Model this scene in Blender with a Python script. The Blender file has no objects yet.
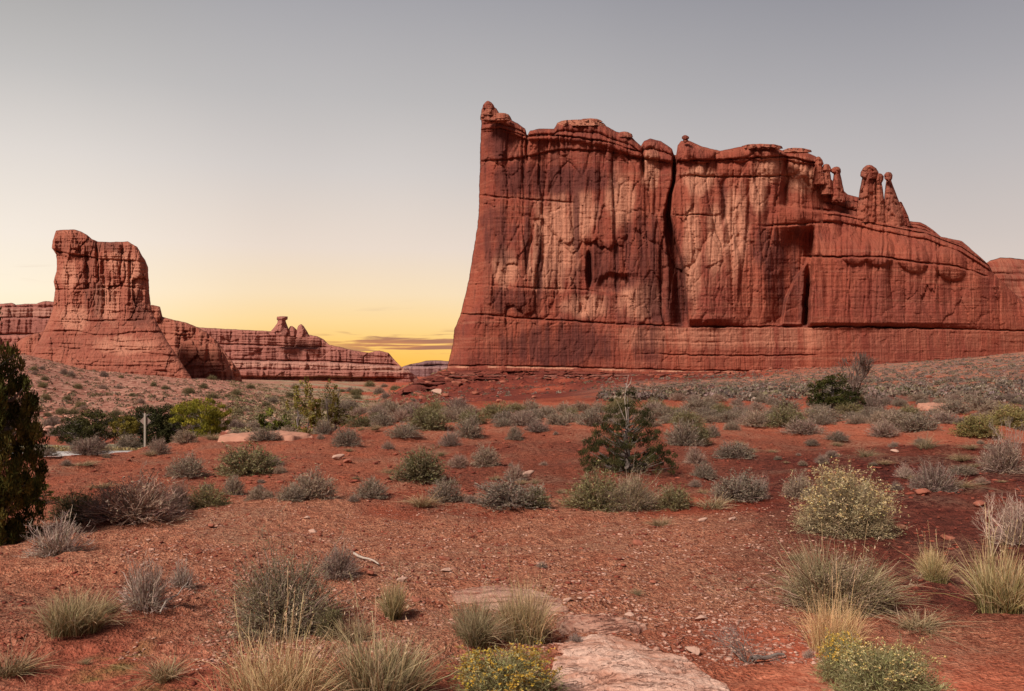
import bpy, math, random
import numpy as np
R = math.radians
C = bpy.context.scene.collection
F, HY, CX, EYE = 900.0, 372.0, 512.0, 1.6          # focal length in pixels, horizon row, centre column, eye height

# ------------------------------------------------------------------ camera, sky, sun, exposure
cam = bpy.data.cameras.new('camera'); camo = bpy.data.objects.new('camera', cam); C.objects.link(camo)
camo.location = (0, 0, EYE); camo.rotation_euler = (R(90), 0, 0)
cam.sensor_width = 36; cam.lens = F / 1024 * 36; cam.shift_y = (HY - 345.5) / 1024
cam.clip_start = 0.1; cam.clip_end = 30000
sc = bpy.context.scene; sc.camera = camo
vs = sc.view_settings; vs.view_transform = 'Standard'; vs.look = 'None'; vs.gamma = 1; vs.use_curve_mapping = False
vs.exposure = 0.16
sc.cycles.max_bounces = 5; sc.cycles.diffuse_bounces = 3; sc.cycles.use_denoising = True

def lin(r, g, b):
    f = lambda c: (c / 255 / 12.92) if c / 255 <= .04045 else ((c / 255 + .055) / 1.055) ** 2.4
    return (f(r), f(g), f(b), 1)

class NT:
    """small node-tree helper"""
    def __init__(s, tree):
        s.t = tree; tree.nodes.clear()
    def n(s, typ, props=None, **ins):
        nd = s.t.nodes.new(typ)
        for k, v in (props or {}).items(): setattr(nd, k, v)
        for k, v in ins.items(): s.set(nd, k, v)
        return nd
    def set(s, nd, k, v):
        k = k.replace('_', ' ')
        sock = nd.inputs[int(k[1:])] if k[0] == 'i' and k[1:].isdigit() else nd.inputs[k]
        if isinstance(v, bpy.types.NodeSocket): s.t.links.new(v, sock)
        else: sock.default_value = v
    def math(s, op, a, b=0.0, c=None, clamp=False):
        nd = s.n('ShaderNodeMath', {'operation': op, 'use_clamp': clamp}, i0=a, i1=b)
        if c is not None: s.set(nd, 'i2', c)
        return nd.outputs[0]
    def mix(s, f, a, b, blend='MIX'):
        nd = s.n('ShaderNodeMix', {'data_type': 'RGBA', 'blend_type': blend})
        for i, v in ((0, f), (6, a), (7, b)): s.set(nd, 'i%d' % i, v)
        return nd.outputs[2]
    def ramp(s, f, stops, interp='LINEAR'):
        nd = s.n('ShaderNodeValToRGB', i0=f); cr = nd.color_ramp; cr.interpolation = interp
        while len(cr.elements) < len(stops): cr.elements.new(.5)
        for e, (p, c) in zip(cr.elements, stops):
            e.position = p; e.color = c if len(c) == 4 else (*c, 1)
        return nd.outputs[0]
    def smooth(s, v, a, b, lo=0.0, hi=1.0):
        nd = s.n('ShaderNodeMapRange', {'interpolation_type': 'SMOOTHSTEP'}, i0=v, i1=a, i2=b, i3=lo, i4=hi)
        return nd.outputs[0]
    def noise(s, vec, scale, detail=4, rough=.55, dist=0.0):
        nd = s.n('ShaderNodeTexNoise', i0=vec, Scale=scale, Detail=detail, Roughness=rough, Distortion=dist)
        return nd.outputs[0]
    def mapping(s, vec, scale):
        return s.n('ShaderNodeMapping', i0=vec, Scale=scale).outputs[0]

def make_world():
    w = bpy.data.worlds.new('World'); sc.world = w; w.use_nodes = True
    T = NT(w.node_tree)
    d = T.n('ShaderNodeTexCoord').outputs['Generated']
    x, y, z = T.n('ShaderNodeSeparateXYZ', i0=d).outputs
    el = T.math('ARCSINE', z)                                    # elevation in radians
    az = T.math('ARCTAN2', x, y)                                 # 0 = straight ahead
    e = T.math('DIVIDE', el, R(40), clamp=True)
    deg = lambda a: a / 40
    west = T.ramp(e, [(0, lin(254, 186, 70)), (deg(1.7), lin(255, 204, 112)), (deg(3.2), lin(252, 216, 152)), (deg(4.9), lin(246, 221, 184)), (deg(7.7), lin(231, 215, 201)),
                      (deg(12.4), lin(207, 200, 196)), (deg(16.8), lin(184, 181, 181)), (deg(22.4), lin(160, 159, 164)), (.66, lin(120, 123, 131)), (1, lin(92, 97, 110))])
    side = T.ramp(e, [(0, lin(235, 218, 204)), (deg(4.6), lin(219, 204, 193)), (deg(7.7), lin(204, 193, 187)), (deg(12.4), lin(184, 179, 179)),
                      (deg(16.8), lin(164, 162, 166)), (deg(22.4), lin(140, 140, 148)), (.66, lin(112, 115, 125)), (1, lin(90, 95, 108))])
    left = T.ramp(e, [(0, lin(254, 226, 164)), (deg(2.4), lin(254, 233, 190)), (deg(4.6), lin(251, 237, 212)), (deg(7.7), lin(240, 229, 216)), (deg(12.4), lin(219, 212, 206)),
                      (deg(16.8), lin(191, 188, 186)), (deg(22.4), lin(160, 159, 159)), (.66, lin(120, 122, 128)), (1, lin(92, 97, 110))])
    back = T.ramp(e, [(0, lin(128, 108, 112)), (.25, lin(134, 116, 120)), (.6, lin(116, 110, 120)), (1, lin(90, 95, 108))])
    g0 = T.smooth(az, R(-31), R(-13))                            # far left to the glow
    g1 = T.smooth(az, R(-7), R(26))                              # the glow to the right
    col = T.mix(g0, left, west); col = T.mix(g1, col, side)
    wy = T.smooth(y, .35, -.35)
    col = T.mix(wy, col, back)
    # low bars of dusk cloud near the sunset, and a few wisps
    v = T.n('ShaderNodeCombineXYZ', i0=T.math('MULTIPLY', az, 9.0), i1=T.math('MULTIPLY', el, 150.0), i2=0.0).outputs[0]
    n = T.noise(v, 1.0, 5, .55, .4)
    band = T.math('MULTIPLY', T.smooth(el, R(1.0), R(1.45)), T.smooth(el, R(2.9), R(2.0)))
    azm = T.math('MULTIPLY', T.smooth(az, R(-14), R(-8.5)), T.smooth(az, R(14), R(-1)))
    bar = T.math('MULTIPLY', T.smooth(el, R(1.38), R(1.5)), T.smooth(el, R(2.25), R(1.85)))
    dens = T.math('ADD', T.math('MULTIPLY', n, 1.0), T.math('MULTIPLY', bar, .17))
    m = T.math('MULTIPLY', T.smooth(dens, .54, .63), T.math('MULTIPLY', band, azm))
    col = T.mix(T.math('MULTIPLY', m, .85), col, T.mix(T.smooth(n, .35, .65), lin(196, 122, 88), lin(146, 92, 90)))
    v2 = T.n('ShaderNodeCombineXYZ', i0=T.math('MULTIPLY', az, 5.0), i1=T.math('MULTIPLY', el, 60.0), i2=3.7).outputs[0]
    n2 = T.noise(v2, 1.0, 4, .6, .5)
    b2 = T.math('MULTIPLY', T.smooth(el, R(2.2), R(3.5)), T.smooth(el, R(9), R(5.5)))
    m2 = T.math('MULTIPLY', T.smooth(n2, .60, .76), b2)
    col = T.mix(T.math('MULTIPLY', m2, .22), col, lin(190, 160, 140))
    n3 = T.noise(d, 2.2, 3, .5)
    col = T.mix(1.0, col, T.ramp(n3, [(.3, (.96, .96, .965)), (.7, (1.03, 1.03, 1.03))]), 'MULTIPLY')
    bg = T.n('ShaderNodeBackground', Color=col, Strength=0.95)
    T.n('ShaderNodeOutputWorld', Surface=bg.outputs[0])
make_world()
sl = bpy.data.lights.new('sun', 'SUN'); sl.energy = 4.8; sl.angle = R(14); sl.color = (1.0, .90, .82)
so = bpy.data.objects.new('sun', sl); C.objects.link(so)
SUN_AZ, SUN_EL = R(-138), R(44)                                   # from the left and a little behind the camera
so.rotation_euler = (R(90) - SUN_EL, 0, math.pi - SUN_AZ)

# ------------------------------------------------------------------ noise
_rs = np.random.RandomState(7)
_P = np.tile(_rs.permutation(256), 3)
_G = _rs.normal(size=(256, 3)); _G /= np.linalg.norm(_G, axis=1)[:, None]
def perlin(x, y, z=0.0):
    x, y, z = np.broadcast_arrays(np.asarray(x, float), y, z)
    xi, yi, zi = np.floor(x), np.floor(y), np.floor(z)
    fx, fy, fz = x - xi, y - yi, z - zi
    xi, yi, zi = xi.astype(int) & 255, yi.astype(int) & 255, zi.astype(int) & 255
    u, v, w = [t * t * t * (t * (t * 6 - 15) + 10) for t in (fx, fy, fz)]
    r = 0
    for dx in (0, 1):
        for dy in (0, 1):
            for dz in (0, 1):
                g = _G[_P[_P[_P[(xi + dx) & 255] + ((yi + dy) & 255)] + ((zi + dz) & 255)]]
                dot = g[..., 0] * (fx - dx) + g[..., 1] * (fy - dy) + g[..., 2] * (fz - dz)
                r = r + dot * (u if dx else 1 - u) * (v if dy else 1 - v) * (w if dz else 1 - w)
    return r * 1.4
def fbm(x, y, z=0.0, o=4, g=.5):
    a, r = 1.0, 0
    for i in range(o):
        r = r + a * perlin(x * 2 ** i + 17.3 * i, y * 2 ** i - 9.1 * i, np.asarray(z) * 2 ** i + 4.7 * i); a *= g
    return r
def ss(a, b, x):
    t = np.clip((np.asarray(x, float) - a) / (b - a), 0, 1); return t * t * (3 - 2 * t)

# ------------------------------------------------------------------ object helpers
def link(name, me, mat=None, parent=None):
    o = bpy.data.objects.new(name, me); C.objects.link(o)
    if mat and me and not me.materials: me.materials.append(mat)
    if parent: o.parent = parent
    return o
def mesh(name, V, faces, smooth=False, attrs=None, colors=None):
    """V (n,3); faces = array (m,3|4) or a list of such arrays"""
    if not isinstance(faces, (list, tuple)): faces = [faces]
    faces = [np.asarray(f, np.int32) for f in faces if len(f)]
    me = bpy.data.meshes.new(name)
    me.vertices.add(len(V)); me.vertices.foreach_set('co', np.asarray(V, np.float32).ravel())
    loops = np.concatenate([f.ravel() for f in faces]); sizes = np.concatenate([np.full(len(f), f.shape[1]) for f in faces])
    starts = np.concatenate([[0], np.cumsum(sizes)[:-1]])
    me.loops.add(len(loops)); me.loops.foreach_set('vertex_index', loops.astype(np.int32))
    me.polygons.add(len(sizes)); me.polygons.foreach_set('loop_start', starts.astype(np.int32))
    me.polygons.foreach_set('loop_total', sizes.astype(np.int32))
    if smooth: me.polygons.foreach_set('use_smooth', np.ones(len(sizes), bool))
    for k, a in (attrs or {}).items():
        at = me.attributes.new(k, 'FLOAT', 'POINT'); at.data.foreach_set('value', np.asarray(a, np.float32).ravel())
    if colors is not None:
        at = me.color_attributes.new('col', 'FLOAT_COLOR', 'POINT')
        c = np.ones((len(V), 4), np.float32); c[:, :3] = colors; at.data.foreach_set('color', c.ravel())
    me.update(calc_edges=True); me.validate()
    return me
def tag(o, label=None, cat=None, group=None, kind=None):
    for k, v in (('label', label), ('category', cat), ('group', group), ('kind', kind)):
        if v: o[k] = v
    return o
def grid_faces(nr, nc, off=0):
    i = np.arange(nr * nc).reshape(nr, nc) + off
    return np.stack([i[:-1, :-1], i[:-1, 1:], i[1:, 1:], i[1:, :-1]], -1).reshape(-1, 4)

# ------------------------------------------------------------------ materials
def newmat(name):
    m = bpy.data.materials.new(name); m.use_nodes = True; return m, NT(m.node_tree)
def finish(T, col, rough=.9, bump=None, strength=.5, dist=.1, spec=.15):
    p = T.n('ShaderNodeBsdfPrincipled', Base_Color=col, Roughness=rough)
    p.inputs['Specular IOR Level'].default_value = spec
    if bump is not None:
        b = T.n('ShaderNodeBump', Strength=strength, Distance=dist, Height=bump)
        T.set(p, 'Normal', b.outputs[0])
    T.n('ShaderNodeOutputMaterial', Surface=p.outputs[0]); return p
def attr(T, name):
    return T.n('ShaderNodeAttribute', {'attribute_name': name})

def rock_mat(name, mid, mid2, pale, dark, u=1.0, streak=1.0, bump=.8, bedk=.30):
    """layered sandstone: vertical desert-varnish streaks, bedding lines, pale fresh faces. u = metres per feature unit"""
    m, T = newmat(name)
    pos = T.n('ShaderNodeNewGeometry').outputs['Position']
    big = T.noise(T.mapping(pos, (.03 / u, .03 / u, .022 / u)), 1, 4, .6, .6)
    st1 = T.noise(T.mapping(pos, (.24 / u, .06 / u, .008 / u)), 1, 6, .64, .15)
    st2 = T.noise(T.mapping(pos, (.9 / u, .2 / u, .016 / u)), 1, 5, .66, .15)
    bed = T.noise(T.mapping(pos, (.012 / u, .012 / u, .55 / u)), 1, 6, .7, .15)
    bed2 = T.noise(T.mapping(pos, (.06 / u, .06 / u, 1.6 / u)), 1, 4, .7, .1)
    fine = T.noise(pos, 1.1 / u, 6, .7)
    A_p, A_d = attr(T, 'pale').outputs['Fac'], attr(T, 'dark').outputs['Fac']
    col = T.mix(T.smooth(big, .35, .65), (*mid, 1), (*mid2, 1))
    col = T.mix(T.math('MULTIPLY', T.smooth(bed, .48, .72), bedk), col, (*pale, 1))
    pf = T.math('MULTIPLY', A_p, T.smooth(T.math('ADD', st1, T.math('MULTIPLY', A_p, .22)), .42, .66), clamp=True)
    col = T.mix(T.math('MULTIPLY', pf, .95), col, (*pale, 1))
    s = T.math('ADD', T.math('MULTIPLY', st1, .62), T.math('MULTIPLY', st2, .38))
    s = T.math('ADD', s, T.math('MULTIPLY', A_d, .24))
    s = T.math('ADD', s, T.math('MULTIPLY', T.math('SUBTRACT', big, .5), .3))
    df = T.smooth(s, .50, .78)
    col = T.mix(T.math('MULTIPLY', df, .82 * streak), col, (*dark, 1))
    col = T.mix(T.math('MULTIPLY', T.smooth(bed2, .40, .28), .38), col, tuple(c * .45 for c in mid) + (1,))
    col = T.mix(1.0, col, T.ramp(fine, [(.25, (.72, .72, .72)), (.5, (1, 1, 1)), (.78, (1.22, 1.2, 1.18))]), 'MULTIPLY')
    h = T.math('ADD', T.math('ADD', T.math('MULTIPLY', bed, .30), T.math('MULTIPLY', fine, .38)),
               T.math('ADD', T.math('MULTIPLY', st2, .9), T.math('MULTIPLY', bed2, .16)))
    finish(T, col, .95, h, bump, 1.6 * u, .05)
    return m

M = {}
M['butte'] = rock_mat('red_sandstone', (.285, .073, .043), (.21, .050, .034), (.50, .225, .14), (.095, .030, .025), 1.0, 1.05)
M['sheep'] = rock_mat('weathered_sandstone', (.33, .105, .066), (.26, .076, .050), (.48, .21, .135), (.13, .048, .036), 1.1, .85)
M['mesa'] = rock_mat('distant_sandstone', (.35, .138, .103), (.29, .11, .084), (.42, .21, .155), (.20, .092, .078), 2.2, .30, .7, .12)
M['far'] = rock_mat('far_sandstone', (.25, .135, .125), (.22, .12, .115), (.32, .18, .16), (.16, .09, .09), 5, .6)  # purplish distance haze is put into this rock colour

def leaf_mat(name, trans=.15):
    m, T = newmat(name)
    a = T.mix(1.0, attr(T, 'col').outputs['Color'], (.96, .88, .82, 1), 'MULTIPLY')
    r = T.n('ShaderNodeObjectInfo').outputs['Random']
    col = T.mix(1.0, a, T.ramp(r, [(0, (.80, .80, .82)), (.5, (1, 1, .98)), (1, (1.18, 1.10, 1.05))]), 'MULTIPLY')
    d = T.n('ShaderNodeBsdfDiffuse', Color=col); t = T.n('ShaderNodeBsdfTranslucent', Color=col)
    x = T.n('ShaderNodeMixShader', i0=trans, i1=d.outputs[0], i2=t.outputs[0])
    T.n('ShaderNodeOutputMaterial', Surface=x.outputs[0]); return m
M['leaf'] = leaf_mat('dry_foliage'); M['needle'] = leaf_mat('evergreen_foliage', .05)

def stone_mat(name, a, b, scale=9):
    m, T = newmat(name)
    tc = T.n('ShaderNodeTexCoord').outputs['Object']
    pos = T.n('ShaderNodeNewGeometry').outputs['Position']
    n = T.noise(pos, scale, 6, .65, .3); r = T.n('ShaderNodeObjectInfo').outputs['Random']
    isl = T.n('ShaderNodeNewGeometry').outputs['Random Per Island']
    col = T.mix(T.math('ADD', T.math('MULTIPLY', n, .8), T.math('SUBTRACT', isl, .4), clamp=True), (*a, 1), (*b, 1))
    finish(T, col, .9, T.noise(pos, scale * 4, 5, .7), .6, .02, .1); return m
M['stone_red'] = stone_mat('red_stone', (.19, .052, .034), (.33, .115, .072))
M['stone_pale'] = stone_mat('pale_stone', (.34, .165, .115), (.48, .30, .225))
M['gravel'] = stone_mat('mixed_gravel', (.22, .075, .048), (.58, .34, .25))
M['scree'] = stone_mat('scree_stone', (.30, .11, .07), (.56, .30, .22), 1.5)

def plain_mat(name, a, b, scale=20, rough=.8):
    m, T = newmat(name)
    n = T.noise(T.mapping(T.n('ShaderNodeTexCoord').outputs['Object'], (1, 1, .12)), scale, 5, .6)
    finish(T, T.mix(n, (*a, 1), (*b, 1)), rough, n, .3, .01); return m
M['bark'] = plain_mat('grey_bark', (.13, .10, .085), (.25, .20, .17), 30)
M['deadwood'] = plain_mat('bleached_wood', (.34, .26, .20), (.50, .41, .34), 30)
M['post'] = plain_mat('pale_post', (.30, .24, .19), (.40, .33, .27), 8)
M['sign'] = plain_mat('brown_sign_back', (.21, .14, .115), (.29, .20, .165), 5)

def ground_mat():
    m, T = newmat('red_desert_soil')
    pos = T.n('ShaderNodeNewGeometry').outputs['Position']
    A = lambda k: attr(T, k).outputs['Fac']
    n0 = T.noise(pos, .35, 5, .6, .4); n1 = T.noise(pos, 1.9, 6, .65, .5); n2 = T.noise(pos, 13, 5, .6); n3 = T.noise(pos, 52, 3, .6)
    nf = T.noise(pos, .05, 6, .65, .3); nff = T.noise(pos, .32, 5, .7)
    col = T.mix(T.smooth(n1, .35, .66), (.40, .092, .046, 1), (.225, .044, .027, 1))
    col = T.mix(T.math('MULTIPLY', T.smooth(n0, .45, .7), .65), col, (.47, .135, .07, 1))
    # crusted, gravelly bench
    ng = T.noise(pos, 27, 6, .68)
    grit = T.mix(T.smooth(T.math('ADD', T.math('MULTIPLY', ng, .7), T.math('MULTIPLY', n2, .3)), .34, .66), (.29, .088, .050, 1), (.60, .255, .145, 1))
    grit = T.mix(T.math('MULTIPLY', T.smooth(n3, .56, .70), .75), grit, (.68, .43, .29, 1))
    gm = T.math('MULTIPLY', A('grit'), T.smooth(n1, .25, .58, .45, 1.0), clamp=True)
    col = T.mix(gm, col, grit)
    # smooth wind-blown sand
    sand = T.mix(T.smooth(n1, .3, .7), (.37, .085, .045, 1), (.47, .14, .074, 1))
    col = T.mix(T.math('MULTIPLY', A('sand'), .8), col, sand)
    # dark maroon earth
    mar = T.mix(T.smooth(n2, .35, .65), (.085, .021, .016, 1), (.18, .040, .027, 1))
    col = T.mix(T.math('MULTIPLY', A('maroon'), T.smooth(n0, .25, .6, .5, 1.0), clamp=True), col, mar)
    # far scrub plain and pale scree
    plain = T.mix(T.smooth(nff, .42, .58), (.17, .115, .09, 1), (.42, .16, .095, 1))
    col = T.mix(A('plain'), col, plain)
    scr = T.mix(T.smooth(nff, .40, .60), (.25, .088, .058, 1), (.46, .235, .165, 1))
    col = T.mix(A('scree'), col, scr)
    vg = T.mix(T.smooth(nff, .40, .60), (.20, .18, .11, 1), (.36, .31, .20, 1))
    col = T.mix(A('verge'), col, vg)
    dead = T.mix(n2, (.22, .145, .095, 1), (.40, .29, .19, 1))
    col = T.mix(T.math('MULTIPLY', A('litter'), T.smooth(n2, .38, .58), clamp=True), col, dead)
    moss = T.mix(n2, (.075, .075, .022, 1), (.17, .16, .045, 1))
    col = T.mix(T.math('MULTIPLY', A('moss'), T.smooth(n1, .40, .56), clamp=True), col, moss)
    col = T.mix(1.0, col, T.ramp(T.math('ADD', T.math('MULTIPLY', n3, .55), T.math('MULTIPLY', n2, .45)), [(.33, (.54, .51, .50)), (.48, (1, 1, 1)), (.68, (1.42, 1.40, 1.38))]), 'MULTIPLY')
    h = T.math('ADD', T.math('MULTIPLY', n2, .9), T.math('MULTIPLY', n3, .42))
    h = T.math('ADD', h, T.math('MULTIPLY', n1, .9))
    h = T.math('MULTIPLY', h, T.math('SUBTRACT', 1.0, T.math('MULTIPLY', A('sand'), .72)))
    finish(T, col, .95, h, 1.0, .11, .08); return m
M['ground'] = ground_mat()

# ------------------------------------------------------------------ terrain
DK = np.array([0, 4.5, 7, 10.5, 15, 18, 22, 32, 45, 60, 90, 130, 200, 300, 400, 450, 600, 1000, 1500, 3000, 9000], float)
PROF = {   # column of the photograph: height of the ground above the camera's footing at each distance
    -400: [0, 0, 0, 0, 0, -.1, -.6, -1.9, -2.5, -3.0, -3.5, -3, -2, 2, 7, 9, 15, 10, 5, 0, -5],
    20:   [0, 0, 0, -.05, 0.03, -.02, -.5, -1.9, -2.45, -3.2, -4.4, -5.6, -6.2, -3, 4, 6, 11, 8, 4, 0, -5],
    100:  [0, 0, 0, -.03, 0.04, .03, -.38, -1.6, -2.5, -3.3, -4.8, -6, -6.8, -5, -2, 0, 1.5, 0, 0, 0, -5],
    200:  [0, 0, 0, -.02, .03, .05, .0, -1.5, -2.6, -3.6, -4.6, -5.6, -6.5, -6, -4.5, -4, -3.5, -6, -8, -10, -10],
    300:  [0, 0, 0, 0, .05, .05, .02, -1.2, -2.6, -3.4, -4.6, -6, -8, -9.5, -10, -10, -10, -9, -10, -10, -10],
    375:  [0, 0, 0, 0, .05, .08, .12, .1, -.9, -2, -4, -6, -9, -11.5, -13, -13.6, -13, -11, -12, -12, -12],
    412:  [0, 0, 0, 0, .05, .10, .15, .22, -.5, -1.6, -3.2, -5, -7.5, -10, -8.5, -5, -8, -11, -12, -12, -12],
    447:  [0, 0, 0, 0, .05, .10, .15, .28, -.2, -1.0, -2.4, -4, -6, -8.5, -4.5, 1.8, 2, -8, -12, -12, -12],
    512:  [0, 0, 0, 0, .05, .10, .15, .32, .05, -.5, -1.8, -3, -4.6, -6, -3, 1.6, 3, 0, -8, -12, -12],
    620:  [0, 0, 0, 0, .03, .08, .12, .34, .30, .1, -.6, -1.5, -2.6, -3.2, -1.5, 1.4, 3, 3, 0, -5, -5],
    720:  [0, 0, 0, 0, .02, .05, .10, .34, .42, .35, .1, -.4, -1.0, -.9, .5, 1.2, 3, 3, 0, -5, -5],
    850:  [0, 0, 0, 0, 0, .02, .08, .34, .48, .5, .4, .2, .4, 1.2, 2.8, 3.6, 5, 5, 3, 0, 0],
    1024: [0, 0, 0, 0, 0, .02, .06, .22, .36, .5, .75, 1.2, 2.5, 5, 7.6, 9, 12, 14, 10, 5, 5],
    1500: [0, 0, 0, 0, 0, 0, 0, .2, .3, .5, .75, 1.2, 2.5, 5, 7.6, 9, 12, 14, 10, 5, 5],
}
_pk = np.array(sorted(PROF)); _pt = np.array([PROF[k] for k in _pk], float)
_lk = np.log(DK + 2)
def base_h(px, r):
    """smooth (cosine in the column, monotone cubic in log distance) look-up"""
    px = np.clip(px, _pk[0], _pk[-1]); l = np.log(r + 2)
    ci = np.clip(np.searchsorted(_pk, px, side='right') - 1, 0, len(_pk) - 2)
    f = (px - _pk[ci]) / (_pk[ci + 1] - _pk[ci]); f = f * .5 + .5 * f * f * (3 - 2 * f)
    ri = np.clip(np.searchsorted(_lk, l, side='right') - 1, 0, len(_lk) - 2)
    g = np.clip((l - _lk[ri]) / (_lk[ri + 1] - _lk[ri]), 0, 1)
    def col(c):
        y0, y1 = _pt[c, ri], _pt[c, ri + 1]
        ym, yp = _pt[c, np.maximum(ri - 1, 0)], _pt[c, np.minimum(ri + 2, len(_lk) - 1)]
        m0, m1 = (y1 - ym) * .35, (yp - y0) * .35
        g2, g3 = g * g, g * g * g
        return (2 * g3 - 3 * g2 + 1) * y0 + (g3 - 2 * g2 + g) * m0 + (-2 * g3 + 3 * g2) * y1 + (g3 - g2) * m1
    return col(ci) * (1 - f) + col(ci + 1) * f
def to_col(x, y):
    th = np.arctan2(x, y); t = np.clip(th, -1.2, 1.2)
    return CX + F * np.tan(t)
ROAD = lambda x: 46.5 + .10 * (x + 22) + 6 * ss(0, 30, x + 10)
def road_band(x, y, w=3.4):
    return (1 - ss(w, w + 3, np.abs(y - ROAD(x)))) * (1 - ss(-14, -8, x))
def height(x, y):
    x, y = np.asarray(x, float), np.asarray(y, float)
    r = np.hypot(x, y); px = to_col(x, y)
    h = base_h(px, r)
    rd = 1 - .95 * road_band(x, y)
    near = 1 - ss(40, 90, r)
    n = .035 * fbm(x / 1.3, y / 1.3, 1.0, 4) * near
    n = n + .10 * fbm(x / 5, y / 5, 3.0, 3) * near * ss(3, 9, r) + .16 * perlin(x / 4.2, y / 3.0, 71.0) * near * ss(11, 16, r)
    rid = 1 - np.abs(perlin(x / .9 + .5 * perlin(x / .5, y / .5), y / .55, 8.0))
    n = n + .07 * (1 - np.abs(perlin(x / 2.4, y / 1.5, 41.0))) ** 2 * near * ss(9, 14, r) + .05 * fbm(x / .8, y / .6, 42.0, 3) * near * ss(10, 16, r)
    n = n + .035 * rid ** 3 * near * ss(.0, .25, perlin(x / 3.1, y / 3.1, 5.5) + .15)
    # stepped erosion edges facing the viewer
    rough = 1 - .85 * (1 - ss(5.0, 6.4, r)) * ss(690, 800, px)
    n = n + rough * .028 * (1 - np.abs(perlin(x / .34, y / .2, 14.0))) ** 2 * (1 - ss(14, 22, r)) + rough * .008 * perlin(x / .07, y / .06, 15.0) * (1 - ss(7, 10, r))
    q = perlin(x / 2.2, y / 1.1, 11.0) * 3 + perlin(x / .5, y / .4, 12.0) * .35
    n = n + rough * .045 * (np.floor(q) + ss(.75, 1, q - np.floor(q))) * near * .6
    n = n + .012 * perlin(x / .16, y / .16, 2.0) * (1 - ss(9, 16, r))
    n = n + .5 * fbm(x / 14, y / 14, 6.0, 4) * ss(35, 80, r)
    n = n + 1.4 * fbm(x / 50, y / 50, 9.0, 4) * ss(120, 300, r) * (1 - ss(700, 1200, r) * .5)
    tal = ss(300, 400, r) * (1 - ss(450, 520, r)) * ss(370, 400, px) * (1 - ss(640, 720, px))
    n = n + tal * (2.6 * np.abs(fbm(x / 9, y / 9, 2.2, 4)) - .6)
    st = ss(340, 400, r) * (1 - ss(450, 480, r)) * ss(380, 430, px) * (1 - ss(760, 860, px)); hh = (h + n) / 1.5 + .35 * perlin(x / 30, y / 30, 61.0)
    n = n + .75 * st * 1.5 * (np.floor(hh) + ss(.72, 1, hh - np.floor(hh)) - hh)
    for gx, gy, ra, rb, dp in ((.12, 5.45, .22, .13, .15), (-.12, 5.0, .28, .14, .12), (.05, 5.75, .3, .1, .06), (-1.3, 7.9, .5, .25, .07), (-1.9, 6.1, .6, .2, .07)):
        n = n - dp * np.exp(-((x - gx) / ra) ** 2 - ((y - gy) / rb) ** 2)
    return h + n * rd
def project(x, y, z):
    return CX + F * x / y, HY + F * (EYE - z) / y
_rr = np.exp(np.linspace(np.log(2.6), np.log(900), 2600))
def pick(px, py):
    """where the line of sight through a point of the photograph meets the ground"""
    t = (px - CX) / F; y = _rr; x = t * y
    p = HY + F * (EYE - height(x, y)) / y
    ok = np.nonzero(p <= py)[0]
    i = ok[0] if len(ok) else len(y) - 1
    return x[i], y[i], float(height(x[i], y[i]))
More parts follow.
